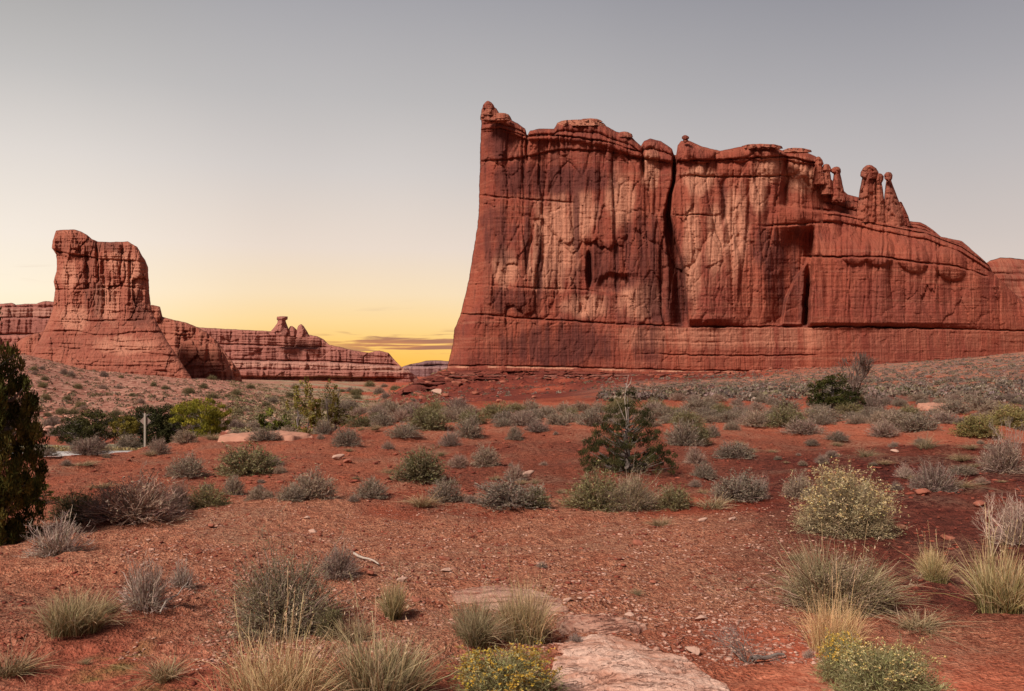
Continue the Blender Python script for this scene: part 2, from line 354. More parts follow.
# the hollow of the near gully and the rock shelf
def build_terrain():
    rs = [0.6, 1.2, 1.8, 2.4]
    r = 2.8
    while r < 9500:
        rs.append(r); r += min(.0115 * r, max(r * r / 1440 * 1.25, .012)) if r < 700 else .03 * r
    rs = np.array(rs)
    pxs = np.arange(-90, 1116, 1.7)
    th_in = np.arctan((pxs - CX) / F)
    th_l = np.linspace(-math.pi, th_in[0], 46)[:-1]; th_r = np.linspace(th_in[-1], math.pi, 46)[1:]
    th = np.concatenate([th_l, th_in, th_r])
    RR, TH = np.meshgrid(rs, th, indexing='ij')
    X, Y = RR * np.sin(TH), RR * np.cos(TH)
    Z = height(X, Y)
    px = to_col(X, Y); py = HY + F * (EYE - base_h(px, RR)) / np.maximum(RR * np.cos(np.clip(TH, -1.2, 1.2)), .3)
    n = fbm(X / 3, Y / 3, 20.0, 3); nb = fbm(X / 40, Y / 40, 21.0, 3)
    at = {}
    rn = RR * (1 + .12 * n)
    at['grit'] = (ss(4.2, 6, rn) * (1 - ss(10.2, 11.6, rn)) * (1 - .75 * ss(700, 860, px + 60 * n))) + .45 * (1 - ss(20, 36, rn))
    at['grit'] = np.clip(at['grit'] * ss(-.5, .1, n + .35), 0, 1)
    at['sand'] = np.clip((1 - ss(5.0, 6.2, rn)) * ss(690, 800, px) + .8 * (1 - ss(5.5, 6.5, rn)) * (1 - ss(170, 300, px))
                         + .65 * ss(17, 25, rn) * (1 - ss(30, 40, RR)) * ss(330, 420, px), 0, 1)
    at['maroon'] = np.clip(ss(6.0, 7.5, rn) * (1 - ss(13, 20, rn)) * ss(680, 820, px) * .9
                           + .55 * ss(11, 12.5, rn) * (1 - ss(17, 24, rn)) * ss(380, 480, px)
                           + .5 * (1 - ss(6.5, 8.5, rn)) * (1 - ss(120, 330, px))
                           + 1.0 * ss(60, 110, RR) * (1 - ss(470, 500, RR)) * ss(355, 385, px) * (1 - ss(720, 800, px)) * ss(-.35, .2, nb + .3), 0, 1)
    at['plain'] = np.clip(ss(34, 48, RR + 6 * n) * ss(560, 660, px + 40 * nb)
                          * (1 - ss(300, 330, RR) * (1 - ss(740, 860, px))), 0, 1)
    at['scree'] = np.clip(ss(85, 120, RR) * (1 - ss(240, 330, px + 30 * nb)), 0, 1)
    at['verge'] = np.clip(ss(22, 28, RR) * (1 - ss(78, 95, RR)) * (1 - ss(260, 330, px)) + .8 * ss(110, 170, RR) * ss(230, 300, px) * (1 - ss(360, 400, px + 10 * nb)) * ss(-.4, .1, nb), 0, 1)
    at['litter'] = np.clip(.35 * ss(-.1, .5, perlin(X / 1.1, Y / 1.1, 31.0)) * (1 - ss(25, 40, RR)), 0, 1)
    at['moss'] = np.clip((1 - ss(5.2, 6.4, rn)) * ss(40, 110, px) * (1 - ss(270, 330, px)) * ss(.0, .4, perlin(X / .5, Y / .5, 33.0))
                         + (1 - ss(5.2, 6.4, rn)) * ss(850, 890, px) * (1 - ss(930, 960, px)) * ss(.0, .4, perlin(X / .4, Y / .4, 34.0)), 0, 1)
    V = np.stack([X, Y, Z], -1).reshape(-1, 3)
    f = [grid_faces(len(rs), len(th))[:, ::-1]]
    V = np.vstack([V, [[0, 0, float(height(0.0, 0.01))]]]); c = len(V) - 1
    i = np.arange(len(th) - 1); f.append(np.stack([i, np.full_like(i, c), i + 1], -1)[:, ::-1])
    at = {k: np.append(v.ravel(), 0) for k, v in at.items()}
    me = mesh('ground', V, f, True, at)
    tag(link('ground', me, M['ground']), kind='structure')
build_terrain()

def build_road():
    m, T = newmat('grey_asphalt'); pos = T.n('ShaderNodeNewGeometry').outputs['Position']
    n = T.noise(pos, 3, 6, .7); finish(T, T.mix(n, (.42, .37, .34, 1), (.55, .50, .46, 1)), .8, n, .2, .02)
    xs = np.linspace(-90, -13, 90); V = []
    for x in xs:
        yc = ROAD(x); zc = max(float(height(x, yc + d)) for d in (-2, 0, 2)) + .05
        V += [(x, yc - 2.3, zc - .25), (x, yc - 2.1, zc), (x, yc + 2.1, zc), (x, yc + 2.3, zc - .25)]
    tag(link('road', mesh('road', np.array(V), grid_faces(len(xs), 4), True), m), kind='structure')
    ml, T = newmat('white_road_paint'); pos = T.n('ShaderNodeNewGeometry').outputs['Position']
    n = T.noise(pos, 4, 4, .7); finish(T, T.mix(n, (.62, .60, .56, 1), (.80, .78, .74, 1)), .7)
    W = []
    for k, x in enumerate(xs):
        z = V[4 * k + 1][2] + .006
        W += [(x, ROAD(x) - 1.95, z), (x, ROAD(x) - 1.83, z)]
    tag(link('road_edge_line', mesh('road_edge_line', np.array(W), grid_faces(len(xs), 2)), ml), kind='structure')
build_road()

# ------------------------------------------------------------------ rock masses
def curve(pts, k, q):
    p = np.array(pts, float); o = np.argsort(p[:, k], kind='stable'); p = p[o]
    return np.interp(q, p[:, k], p[:, 1 - k])
def ledge(PX, PY, pts, back, soft=.8, crack=0.0, width=1.2, wob=1.0, fade=8, up=True):
    """a bedding plane: everything above it stands back by `back` metres, with a groove of depth `crack`"""
    p = np.array(pts, float); x0, x1 = p[0, 0], p[-1, 0]
    yl = np.interp(PX, p[:, 0], p[:, 1]) + wob * perlin(PX / 11, 0.5, x0) + .5 * wob * perlin(PX / 3.1, 1.5, x0)
    msk = ss(x0 - fade, x0 + fade, PX) * (1 - ss(x1 - fade, x1 + fade, PX))
    d = back * ss(soft, -soft, -(yl - PY)) if False else back * ss(-soft, soft, yl - PY)
    return msk * (d + crack * (.9 + .9 * perlin(PX / 14, 2.5, x0)) * 1.5 * np.exp(-((PY - yl) / (width * .8)) ** 2))
def monolith(name, left, right, top, bot, Y, ns, nt, thick, depth, paint, mat, rt=6, rl=8, rr=8, jag=.5, seed=0, parent=None):
    s = np.linspace(0, 1, ns); t = np.linspace(0, 1, nt)
    S, Tt = np.meshgrid(s, t)                                   # rows t (bottom to top)
    def hcurve(p):
        p = np.array(p, float); return p[0, 0] + s * (p[-1, 0] - p[0, 0]), np.interp(p[0, 0] + s * (p[-1, 0] - p[0, 0]), p[:, 0], p[:, 1])
    def vcurve(p):
        p = np.array(p, float); y = p[0, 1] + t * (p[-1, 1] - p[0, 1]); return np.interp(-y, -p[:, 1], p[:, 0]), y
    bx, by = hcurve(bot); tx, ty = hcurve(top); lx, ly = vcurve(left); rx, ry = vcurve(right)
    def coons(b, tp, l, r):
        return ((1 - Tt) * b[None] + Tt * tp[None] + (1 - S) * l[:, None] + S * r[:, None]
                - (1 - S) * (1 - Tt) * b[0] - S * (1 - Tt) * b[-1] - (1 - S) * Tt * tp[0] - S * Tt * tp[-1])
    PX, PY = coons(bx, tx, lx, rx), coons(by, ty, ly, ry)
    PX = PX + jag * (perlin(PY / 7, seed + .3) + .6 * perlin(PY / 2.6, seed + 3.3)) * np.exp(-np.minimum(S, 1 - S) * ns / 14)
    PY = PY + .7 * jag * (perlin(PX / 6, seed + 7.3) + .5 * perlin(PX / 2.1, seed + 9.3)) * np.exp(-(1 - Tt) * nt / 10)
    mpp = Y / F
    hgt = np.maximum((by - ty)[None], 1) * mpp; wid = np.maximum((rx - lx)[:, None], 1) * mpp
    dt, dl, dr = (1 - Tt) * hgt, S * wid, (1 - S) * wid
    rnd = lambda d, r: r * (1 - np.sqrt(np.clip(1 - (1 - np.clip(d / r, 0, 1)) ** 2, 0, 1)))
    edge = np.maximum.reduce([rnd(dt, rt), rnd(dl, rl), rnd(dr, rr)])
    core = np.minimum.reduce([ss(0, rt * .8, dt), ss(0, rl * .8, dl), ss(0, rr * .8, dr)])
    D = Y + depth(PX, PY) + edge
    e0 = min(np.min(np.minimum.reduce([dt, dl, dr])), 0)
    X, Z = (PX - CX) / F * D, EYE + (HY - PY) / F * D
    V = np.stack([X, D, Z], -1)
    near = np.minimum.reduce([dt, dl, dr])
    DB = D + .3 + thick * ss(0, thick * .7, near)
    VB = np.stack([X, DB, Z], -1)
    V = V.reshape(-1, 3); VB = VB.reshape(-1, 3)
    idx = np.arange(ns * nt).reshape(nt, ns); bidx = idx + ns * nt
    bidx = bidx.copy(); bidx[-1, :] = idx[-1, :]; bidx[:, 0] = idx[:, 0]; bidx[:, -1] = idx[:, -1]
    bf = np.stack([bidx[:-1, :-1], bidx[1:, :-1], bidx[1:, 1:], bidx[:-1, 1:]], -1).reshape(-1, 4)
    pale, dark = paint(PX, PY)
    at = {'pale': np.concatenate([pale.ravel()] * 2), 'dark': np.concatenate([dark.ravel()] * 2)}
    VV = np.vstack([V, VB]); ff = np.concatenate([grid_faces(nt, ns), bf])
    used = np.zeros(len(VV), bool); used[ff.ravel()] = True       # drop the back sheet's unshared rim
    remap = np.cumsum(used) - 1
    me = mesh(name, VV[used], remap[ff], True, {k: a[used] for k, a in at.items()})
    me.materials.append(mat)
    o = bpy.data.objects.new(name, me); C.objects.link(o)
    if parent: o.parent = parent
    return o
def blob(PX, PY, x, y, rx, ry, soft=.45):
    d = np.hypot((PX - x) / rx, (PY - y) / ry) + .35 * perlin(PX / 9, PY / 14, x)
    return ss(1 + soft, 1 - soft, d) if False else 1 - ss(1 - soft, 1 + soft, d)
def plates(PX, PY, sx, sy, z, amp, levels=3):
    n = fbm(PX / sx, PY / sy, z, 3) * levels
    return amp * (np.floor(n) + ss(.8, 1, n - np.floor(n)))

def blocks(PX, PY, sx, sy, sd, amp, tilt=.5, groove=.0):
    """jointed rock: anisotropic Voronoi blocks, each at its own depth and slant, with grooves along the joints"""
    u = PX / sx + .30 * perlin(PX / sx * .9, PY / sy * .9, sd) + .06 * perlin(PX / sx * 5, PY / sy * 5, sd + 1)
    v = PY / sy + .30 * perlin(PX / sx * .9, PY / sy * .9, sd + 5.0) + .06 * perlin(PX / sx * 5, PY / sy * 5, sd + 6)
    iu, iv = np.floor(u).astype(int), np.floor(v).astype(int); best = np.full(PX.shape, 9.0); sec = best.copy(); out = np.zeros(PX.shape); k0 = int(sd * 7) & 255
    for a in (-1, 0, 1):
        for b in (-1, 0, 1):
            h = _P[_P[(iu + a + k0) & 255] + ((iv + b) & 255)]; g = _G[h]
            dx, dy = iu + a + .5 + .42 * g[..., 0] - u, iv + b + .5 + .42 * g[..., 1] - v
            d = np.hypot(dx, dy); val = amp * (g[..., 2] + tilt * (dx * g[..., 1] + dy * g[..., 0]))
            m = d < best; sec = np.where(m, best, np.minimum(sec, d)); out = np.where(m, val, out); best = np.where(m, d, best)
    return out + groove * np.exp(-((sec - best) / .07) ** 2)
def courses(PX, PY, top, bot, n, bulge):
    """stacked rounded cap-rock courses between two lines"""
    yt, yb = np.interp(PX, *zip(*top)), np.interp(PX, *zip(*bot))
    v = (PY - yt) / np.maximum(yb - yt, 1) * n + .18 * perlin(PX / 13, PY / 30, 3.3); f = v - np.floor(v)
    x0, x1 = bot[0][0], bot[-1][0]
    m = ss(x0 - 3, x0 + 3, PX) * (1 - ss(x1 - 3, x1 + 3, PX)) * (1 - ss(n - .05, n + .05, v)) * ss(-.2, .1, v)
    return -m * bulge * np.sqrt(np.clip(1 - (2 * f - 1) ** 2, 0, 1)) * (1 + .35 * perlin(PX / 17, np.floor(v) * 3.7, 9.1))
BTOP = [(481.5, 118), (490, 116), (510, 119.5), (518, 123.4), (525.5, 129), (527, 136), (530, 130.6), (539, 128.6), (554, 128.6), (557, 124), (565, 121), (580, 120.5), (593.7, 121.5), (603, 124.5), (617, 131.7), (631, 136), (635, 140.5),
         (641, 146), (644, 141), (650, 138.5), (661, 141), (672, 148.6), (674, 155), (676.4, 155), (677.4, 146), (681, 141), (688.7, 140.5), (703, 146.8), (720, 150.7), (740, 146.8), (751, 145), (774, 146.2), (782, 150.4), (795, 149.4), (808, 152.6),
         (816, 156.5), (821, 164), (824, 176), (832, 180), (842, 189), (847.6, 194.3), (858, 197), (872, 205), (890, 213), (907, 221), (920, 222.1), (926, 225), (934, 230.5), (941, 236.8), (962, 241), (979, 256), (989, 264.6), (993, 273), (1004, 283.7), (1017, 295.8), (1026, 305), (1060, 322), (1100, 334), (1150, 340)]
def butte_depth(PX, PY):
    D = np.zeros_like(PX)
    D += (340 - PY) * .06 + np.clip(PX - 700, 0, 500) * .07                # leaning back, receding to the right
    wx = PX + 3 * perlin(PX / 30, PY / 60, 1.0)
    up = 1 - ss(300, 326, PY)
    # vertical fluting, stronger high up
    flu = fbm(wx / 13, PY / 190, 2.0, 4)
    D += up * (1.7 * flu + .7 * np.abs(perlin(wx / 5.5, PY / 120, 5.0)))
    D += up * 2.4 * fbm(PX / 45, PY / 140, 8.0, 2)
    # jointed blocks, calmer on the smooth lower right wall
    wb = (1 - .62 * ss(690, 830, PX) * ss(215, 262, PY)) * (1 - .65 * ss(322, 332, PY))
    D += wb * (blocks(PX, PY, 30, 80, 3.0, 1.35, .5, .8) + blocks(PX, PY, 11, 30, 5.0, .6, .5, .45)) + blocks(PX, PY, 5, 9, 8.0, .22)
    D += blocks(wx, PY, 17, 240, 11.0, 1.0, .4, .8) * up
    D += .22 * fbm(PX / 70, PY / 2.6, 6.0, 3) + .16 * fbm(PX / 4, PY / 4, 7.0, 3)
    D += courses(PX, PY, [(a, b) for a, b in BTOP if a < 676], [(481, 132), (500, 130), (527, 140), (560, 141), (600, 146), (640, 158), (674, 164)], 2.0, 3.4)
    D += courses(PX, PY, [(a, b) for a, b in BTOP if a > 677], [(678, 162), (720, 162), (782, 160), (818, 166)], 1.0, 3.4)
    D += courses(PX, PY, [(678, 162), (720, 162), (782, 160), (818, 166)], [(678, 176), (720, 177), (790, 177), (818, 180)], 1.0, 1.8)
    D += courses(PX, PY, [(a, b) for a, b in BTOP if a > 821], [(824, 213), (845, 216), (884, 226), (925, 233), (962, 247), (990, 266)], 3.0, 3.2)
    D += courses(PX, PY, [(824, 213), (845, 216), (884, 226), (925, 233), (962, 247), (990, 266)], [(824, 220), (845, 223), (884, 232), (925, 239), (962, 252), (990, 270)], 1.0, 2.6)
    # left end turns away
    D += 9 * (1 - ss(0, 26, PX - np.interp(PY, [118, 210, 270, 366], [481, 479, 471, 447]))) ** 2
    L = lambda *a, **k: ledge(PX, PY, *a, **k)
    D += L([(440, 313), (480, 315), (552, 320), (612, 324), (690, 327), (870, 327), (1024, 331), (1130, 333)], 3.2, .7, 3.2, .9)
    D += L([(440, 284), (480, 285), (542, 288.5), (586, 290), (604, 294)], 1.8, .7, 1.0, 1.0)
    D += L([(478, 195.5), (520, 199), (572, 203)], 1.2, .8, 1.6, 1.0)
    D += L([(478, 162), (520, 158), (560, 150), (600, 150), (640, 158), (674, 163)], -1.4, .8, 1.4, 1.0)
    D += L([(478, 131), (500, 128), (525, 136), (560, 136), (600, 140), (640, 152)], -.4, .6, 2.2, .9)
    D += L([(676, 161), (720, 160), (782, 156), (815, 163)], -1.2, .8, 2.4, 1.0)
    D += L([(690, 176), (720, 177), (790, 176)], .8, .8, 1.6, 1.0)
    D += L([(676, 215), (700, 215), (716, 216)], .4, .5, 1.3, .7)
    D += L([(764, 226), (800, 224), (830, 222)], 1.5, .8, 1.6, 1.2)
    D += L([(780, 206), (800, 208), (842, 212.5), (884, 222), (920, 229), (960, 243), (990, 262)], 9, 2.0, 2.6, 1.4)
    D += L([(845, 199), (884, 210), (912, 222)], 4, 1.2, 1.0, 1.0)
    D += L([(806, 256.5), (840, 257), (881, 257), (920, 263), (955, 266), (985, 276)], 4.5, 1.4, 3.0, 1.0)
    D += L([(640, 341), (700, 343), (800, 341)], .8, .8, .4, .9)
    D += L([(640, 354), (700, 355.5), (770, 356), (812, 355)], 1.2, .6, 1.4, .8)
    D += L([(440, 366), (520, 366), (620, 369), (700, 371), (830, 371), (920, 365), (1030, 357), (1130, 352)], 3.5, .5, 2.6, .9, wob=1.1)
    # the great cleft between the two blocks
    cx = np.interp(PY, [140, 152, 181, 194, 215, 236, 270, 325, 335], [675.5, 675.5, 676, 672.5, 671, 675, 684, 689, 690])
    wl = np.interp(PY, [140, 190, 230, 290, 327], [3.5, 5, 11, 20, 21])
    inside = ss(-wl, -wl * .35, PX - cx) * (1 - ss(-1.6, .4, PX - cx)) * (1 - ss(322, 329, PY))
    D += 11 * inside
    rest = ss(-1.0, 1.2, PX - cx) * (1 - ss(20, 70, PX - cx)) * (1 - ss(318, 330, PY)) * ss(160, 215, PY)
    D -= 6.5 * rest
    # recess with the leaning flake, then the buttress to its right
    yl = [232, 262, 300, 326]
    bx = np.interp(PY, yl, [815, 812, 809, 808]) + perlin(PY / 8, 3.3)
    rec = ss(-52, -14, PX - bx) * (1 - ss(-1.2, .8, PX - bx)) * ss(216, 246, PY) * (1 - ss(322, 328, PY))
    D += 13 * rec
    D -= 9 * ss(-1, 3.5, PX - bx) * (1 - ss(60, 220, PX - bx)) * ss(216, 262, PY) * (1 - .7 * ss(322, 330, PY))
    D += 12 * ss(262, 215, PY) * ss(806, 830, PX) * 0 + 10 * (1 - ss(214, 262, PY)) * ss(812, 850, PX)
    fx = np.interp(PY, [258, 261, 277, 298, 324, 330], [811, 808, 796, 786, 782, 781])
    flk = ss(-1.2, 1.0, PX - fx) * (1 - ss(-7, -3, PX - bx)) * ss(258, 266, PY) * (1 - ss(323, 327, PY))
    D -= 11 * flk
    # alcove notch in the left block
    D += 6 * blob(PX, PY, 589, 271, 3.2, 18, .3) + 3 * blob(PX, PY, 616, 283, 20, 9, .35)
    # dark slots between pillars near the top of the right block
    for x, y0, y1, d, w in ((724, 178, 222, 3.2, 3), (749, 180, 232, 2.4, 2), (786, 160, 205, 3.4, 2.2), (768, 190, 225, 2.2, 2.6), (738, 215, 250, 2.2, 2.6),
                            (706, 160, 178, 1.8, 1.4), (643, 145, 175, 5, 1.6), (655, 175, 215, 2, 2), (527, 130, 160, 4, 1.3), (600, 165, 200, 1.3, 1.5),
                            (842, 212, 255, 2.2, 1.6), (862, 222, 255, 2, 1.4), (884, 226, 258, 2.5, 1.6), (912, 230, 264, 2, 2), (940, 240, 268, 2.5, 2), (499, 165, 200, 1.4, 4),
                            (850, 285, 326, 1.2, .9), (872, 262, 326, .8, .8), (905, 268, 330, .7, .8), (1000, 292, 331, 1.2, 1)):
        c = x + 1.6 * perlin(PY / 13, x * .7)
        D += d * np.exp(-((PX - c) / w) ** 2) * ss(y0 - 5, y0 + 5, PY) * (1 - ss(y1 - 6, y1 + 6, PY))
    for x in (842, 866, 900, 938):
        yc = np.interp(PX, [830, 885, 960], [246, 250, 266])
        D -= 4 * np.clip(1 - ((PX - x - 12) / 17) ** 2 - ((PY - yc) / 17) ** 2, 0, 1) ** .5
    # rounded far right shoulder
    D += 16 * ss(940, 1100, PX) ** 2
    D += 5 * ss(360, 326, PY) * 0
    return D
def butte_paint(PX, PY):
    b = lambda *a: blob(PX, PY, *a)
    pale = np.zeros_like(PX) + .10
    for a in ((556, 240, 28, 46), (505, 268, 13, 20), (540, 268, 16, 22), (583, 215, 14, 24), (620, 200, 14, 30), (652, 170, 10, 22), (700, 180, 16, 16), (735, 225, 13, 45),
              (692, 255, 9, 50), (715, 240, 10, 35), (802, 178, 16, 16), (770, 170, 12, 14), (758, 190, 10, 24), (640, 300, 22, 18), (585, 306, 24, 12)):
        pale = np.maximum(pale, .95 * b(*a))
    sl = ss(326, 329, PY) * (1 - ss(366, 369, PY)) * ss(590, 640, PX)
    pale = np.maximum(pale, .55 * sl * (1 - ss(812, 850, PX) * .6) * (1 - .7 * ss(344, 352, PY)))
    base = np.interp(PX, [440, 520, 620, 700, 830, 920, 1030, 1130], [366, 366, 369, 371, 371, 365, 357, 352])
    pale = np.maximum(pale, 1.3 * ss(-.3, .5, PY - base) * (1 - ss(1.3, 2.4, PY - base)) * ss(-.35, .15, perlin(PX / 16, 4.4)))
    pale = np.maximum(pale, .8 * ss(-9, -4, PY - np.interp(PX, [530, 560, 600, 640], [131, 128, 131, 146])) * 0)
    dark = np.zeros_like(PX)  # varnish; the cleft and flake-recess blobs also paint shade into the colour
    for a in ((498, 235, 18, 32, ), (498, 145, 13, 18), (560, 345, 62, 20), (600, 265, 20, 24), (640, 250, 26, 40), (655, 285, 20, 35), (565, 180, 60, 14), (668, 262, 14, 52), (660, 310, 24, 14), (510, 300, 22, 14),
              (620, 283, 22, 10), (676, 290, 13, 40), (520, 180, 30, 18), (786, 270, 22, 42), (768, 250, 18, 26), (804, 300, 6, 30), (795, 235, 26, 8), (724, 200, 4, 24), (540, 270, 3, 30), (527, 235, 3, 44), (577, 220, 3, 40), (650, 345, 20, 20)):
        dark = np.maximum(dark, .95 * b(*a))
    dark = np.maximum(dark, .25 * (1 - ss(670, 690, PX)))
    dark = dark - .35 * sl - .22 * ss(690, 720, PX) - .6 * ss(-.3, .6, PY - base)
    return np.clip(pale, 0, 1.4), dark

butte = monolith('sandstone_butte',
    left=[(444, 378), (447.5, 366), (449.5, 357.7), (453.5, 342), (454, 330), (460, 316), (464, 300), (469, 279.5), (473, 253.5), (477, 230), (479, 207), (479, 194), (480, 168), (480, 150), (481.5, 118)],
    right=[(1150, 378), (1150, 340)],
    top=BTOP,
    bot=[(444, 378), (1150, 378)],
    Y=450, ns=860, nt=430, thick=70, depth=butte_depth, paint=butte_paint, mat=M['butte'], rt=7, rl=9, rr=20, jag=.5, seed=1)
tag(butte, 'huge red sandstone butte with a sheer streaked wall and hoodoos on its right end', 'butte')

def zero_paint(p=.25, d=0.0):
    return lambda PX, PY: (np.full_like(PX, p), np.full_like(PX, d))
def lump(name, pts, Y, mat, parent, thick=None, p=.3, d=.1, res=26):
    """a small boulder, knob or pillar of the butte traced as left side / right side rows (py, left px, right px), bottom first"""
    pts = np.array(pts, float)
    left = [(a[1], a[0]) for a in pts]; right = [(a[2], a[0]) for a in pts]
    w = (pts[:, 2] - pts[:, 1]).max() * Y / F
    top = [(pts[-1, 1], pts[-1, 0]), ((pts[-1, 1] + pts[-1, 2]) / 2, pts[-1, 0] - .5), (pts[-1, 2], pts[-1, 0])]
    bot = [(pts[0, 1], pts[0, 0]), (pts[0, 2], pts[0, 0])]
    dep = lambda PX, PY: blocks(PX, PY, 5.5, 4.2, pts[0, 1] % 31, w / 16, .5, .25) + .16 * perlin(PX / 9, PY / 1.3, pts[0, 0]) + blocks(PX, PY, 4, 30, pts[0, 0] % 23, w / 14, .4, .3)
    return monolith(name, left, right, top, bot, Y, res, res * 2, thick or w * .8, dep, zero_paint(p, d), mat, w * .3, w * .48, w * .48, .25, pts[0, 1], parent)
B = M['butte']
lump('caprock_knob', [(120, 480.5, 512), (117, 480.2, 510.5), (114.5, 480.6, 508.5), (113, 481.5, 505)], 461, B, butte, 10, .4, .1)
lump('caprock_knob', [(114.5, 481, 500), (111, 481.3, 498), (108.5, 482, 496.5), (107, 484, 494)], 462, B, butte, 6, .4, .1)
lump('caprock_knob', [(108, 482.6, 495), (105, 483, 493.6), (102.5, 485, 491.5), (101.2, 486.5, 489.5)], 462, B, butte, 5, .3, .2)
lump('caprock_slab', [(125.5, 556, 606), (123, 557, 603.5), (121, 561, 597), (120, 566, 592)], 466, B, butte, 14, .6, -.1, 40)
lump('caprock_slab', [(122, 578, 603), (120.2, 579.5, 601), (118.8, 583, 597)], 470, B, butte, 10, .5, -.1)
lump('caprock_slab', [(137, 617, 633), (134, 618, 632), (132, 620, 628)], 466, B, butte, 8, .4, 0)
lump('caprock_slab', [(152, 783, 812), (150, 783.5, 811), (148.2, 788, 803)], 471, B, butte, 9, .4, 0)
lump('caprock_slab', [(148.5, 740, 783), (146, 742, 781.5), (144.2, 748, 774)], 469, B, butte, 12, .4, 0, 34)
lump('caprock_knob', [(141.5, 682.8, 689), (139.5, 683.2, 687.8), (138.6, 681.7, 689), (136.8, 681.8, 689), (135.4, 683.5, 687)], 463, B, butte, 3, .2, .3)
lump('hoodoo', [(184, 812, 826.5), (172, 814, 823.8), (166, 815, 822.2), (164, 815, 823.6), (160, 815.5, 822.4), (157, 816.5, 820)], 482, B, butte, 6)
lump('hoodoo', [(194, 821, 834), (180, 823, 831.5), (172.5, 824, 830.2), (170, 822, 831.4), (166.5, 822.4, 830.4), (164.4, 824, 829)], 484, B, butte, 6)
lump('hoodoo', [(202, 830, 846), (192, 831, 844.2), (182, 832.5, 842.2), (174, 833.6, 840.2), (172, 830.6, 841), (169, 831, 840.6), (167, 834, 839)], 486, B, butte, 6)
h1 = lump('hoodoo', [(222, 855, 878), (205, 857.6, 877.2), (190, 859.6, 876.6), (181, 861.6, 876), (175.5, 862.6, 875.4), (175, 862.6, 875.4)], 486, B, butte, 9)
lump('hoodoo_cap', [(178.5, 862.4, 876.6), (176, 860.2, 878.8), (172, 860.8, 878.6), (168, 863, 876), (165.3, 866.6, 872)], 485, B, h1, 8, .35, .15)
h2 = lump('hoodoo', [(224, 874, 886), (205, 875.4, 884.8), (190, 876, 883), (182, 876.2, 881.6), (181, 876.2, 881.6)], 488, B, butte, 6)
lump('hoodoo_cap', [(183.5, 875.8, 881.6), (180, 875, 883.4), (176, 875.6, 883.8), (173.6, 877.4, 881.4)], 488, B, h2, 5, .3, .2)
h3 = lump('hoodoo', [(230, 882, 909), (220, 883, 907), (206, 883.6, 900.6), (194, 884.6, 896.4), (184, 885.6, 892.4), (179, 886.6, 891), (178.5, 886.6, 891)], 488, B, butte, 7)
lump('hoodoo_cap', [(180.5, 886.2, 891.2), (178.6, 884.4, 892.2), (175, 884, 892.6), (172.4, 886, 891)], 487, B, h3, 5, .3, .2)
lump('hoodoo', [(226, 893, 911), (216, 896, 908.2), (208, 897.4, 904.6), (202, 898.4, 901.6)], 492, B, butte, 7)

M['ledge'] = rock_mat('maroon_ledge_rock', (.20, .050, .033), (.13, .033, .024), (.34, .16, .115), (.065, .022, .018), .5, 1.0)
def apron_depth(PX, PY):
    D = blocks(PX, PY, 9, 2.6, 81.0, 1.6, .5, .6) + blocks(PX, PY, 24, 5, 83.0, 2.4, .5, .5) + 3 * fbm(PX / 40, PY / 9, 84.0, 3) - (PY - 372) * .9
    for y0 in (374.6, 377.6, 381): D = D + ledge(PX, PY, [(400, y0 + 1), (520, y0), (640, y0 + .4), (840, y0 + 1.2)], 1.4, .3, 1.8, .5, 1.2)
    return D
def apron_paint(PX, PY):
    line = 1 - ss(.25, .7, np.abs(PY - 375.3 - .8 * perlin(PX / 30, .3)))
    return .9 * line * ss(-.15, .2, perlin(PX / 20, 7.7)), np.full_like(PX, .05)
o = monolith('rock_ledge', [(396, 392), (420, 379), (440, 371.5)], [(880, 394), (866, 384), (850, 375.5)],
    [(440, 371.5), (452, 370.6), (500, 370.2), (560, 371), (612, 372.4), (640, 373.6), (690, 374), (760, 373.6), (815, 374.2), (850, 375.5)], [(396, 392), (880, 394)],
    421, 560, 70, 22, apron_depth, apron_paint, M['ledge'], 3, 8, 8, .4, 12)
tag(o, 'low dark maroon rock ledges along the foot of the great butte', 'rock ledge')

# rounded dome behind the butte's right end
def dome_depth(PX, PY):
    D = (340 - PY) * .25 + 4 * fbm(PX / 40, PY / 30, 12.0, 3) + 1.2 * fbm(PX / 60, PY / 2.5, 13.0, 3)
    D = D + ledge(PX, PY, [(960, 275), (1000, 274), (1060, 275), (1140, 277)], 5, 1, 3, 1.2)
    return D
o = monolith('sandstone_dome', [(962, 370), (965, 300), (972, 276)], [(1180, 370), (1180, 290)],
    [(972, 276), (982, 266), (990, 260.5), (1000, 257.6), (1012, 257.8), (1024, 259.5), (1050, 265), (1100, 272), (1180, 290)], [(962, 370), (1180, 370)], 700, 170, 110, 120, dome_depth, zero_paint(.3, .05), M['butte'], 10, 10, 10, .4, 2)
tag(o, 'red sandstone dome peeking out behind the right end of the great butte', 'rock dome')

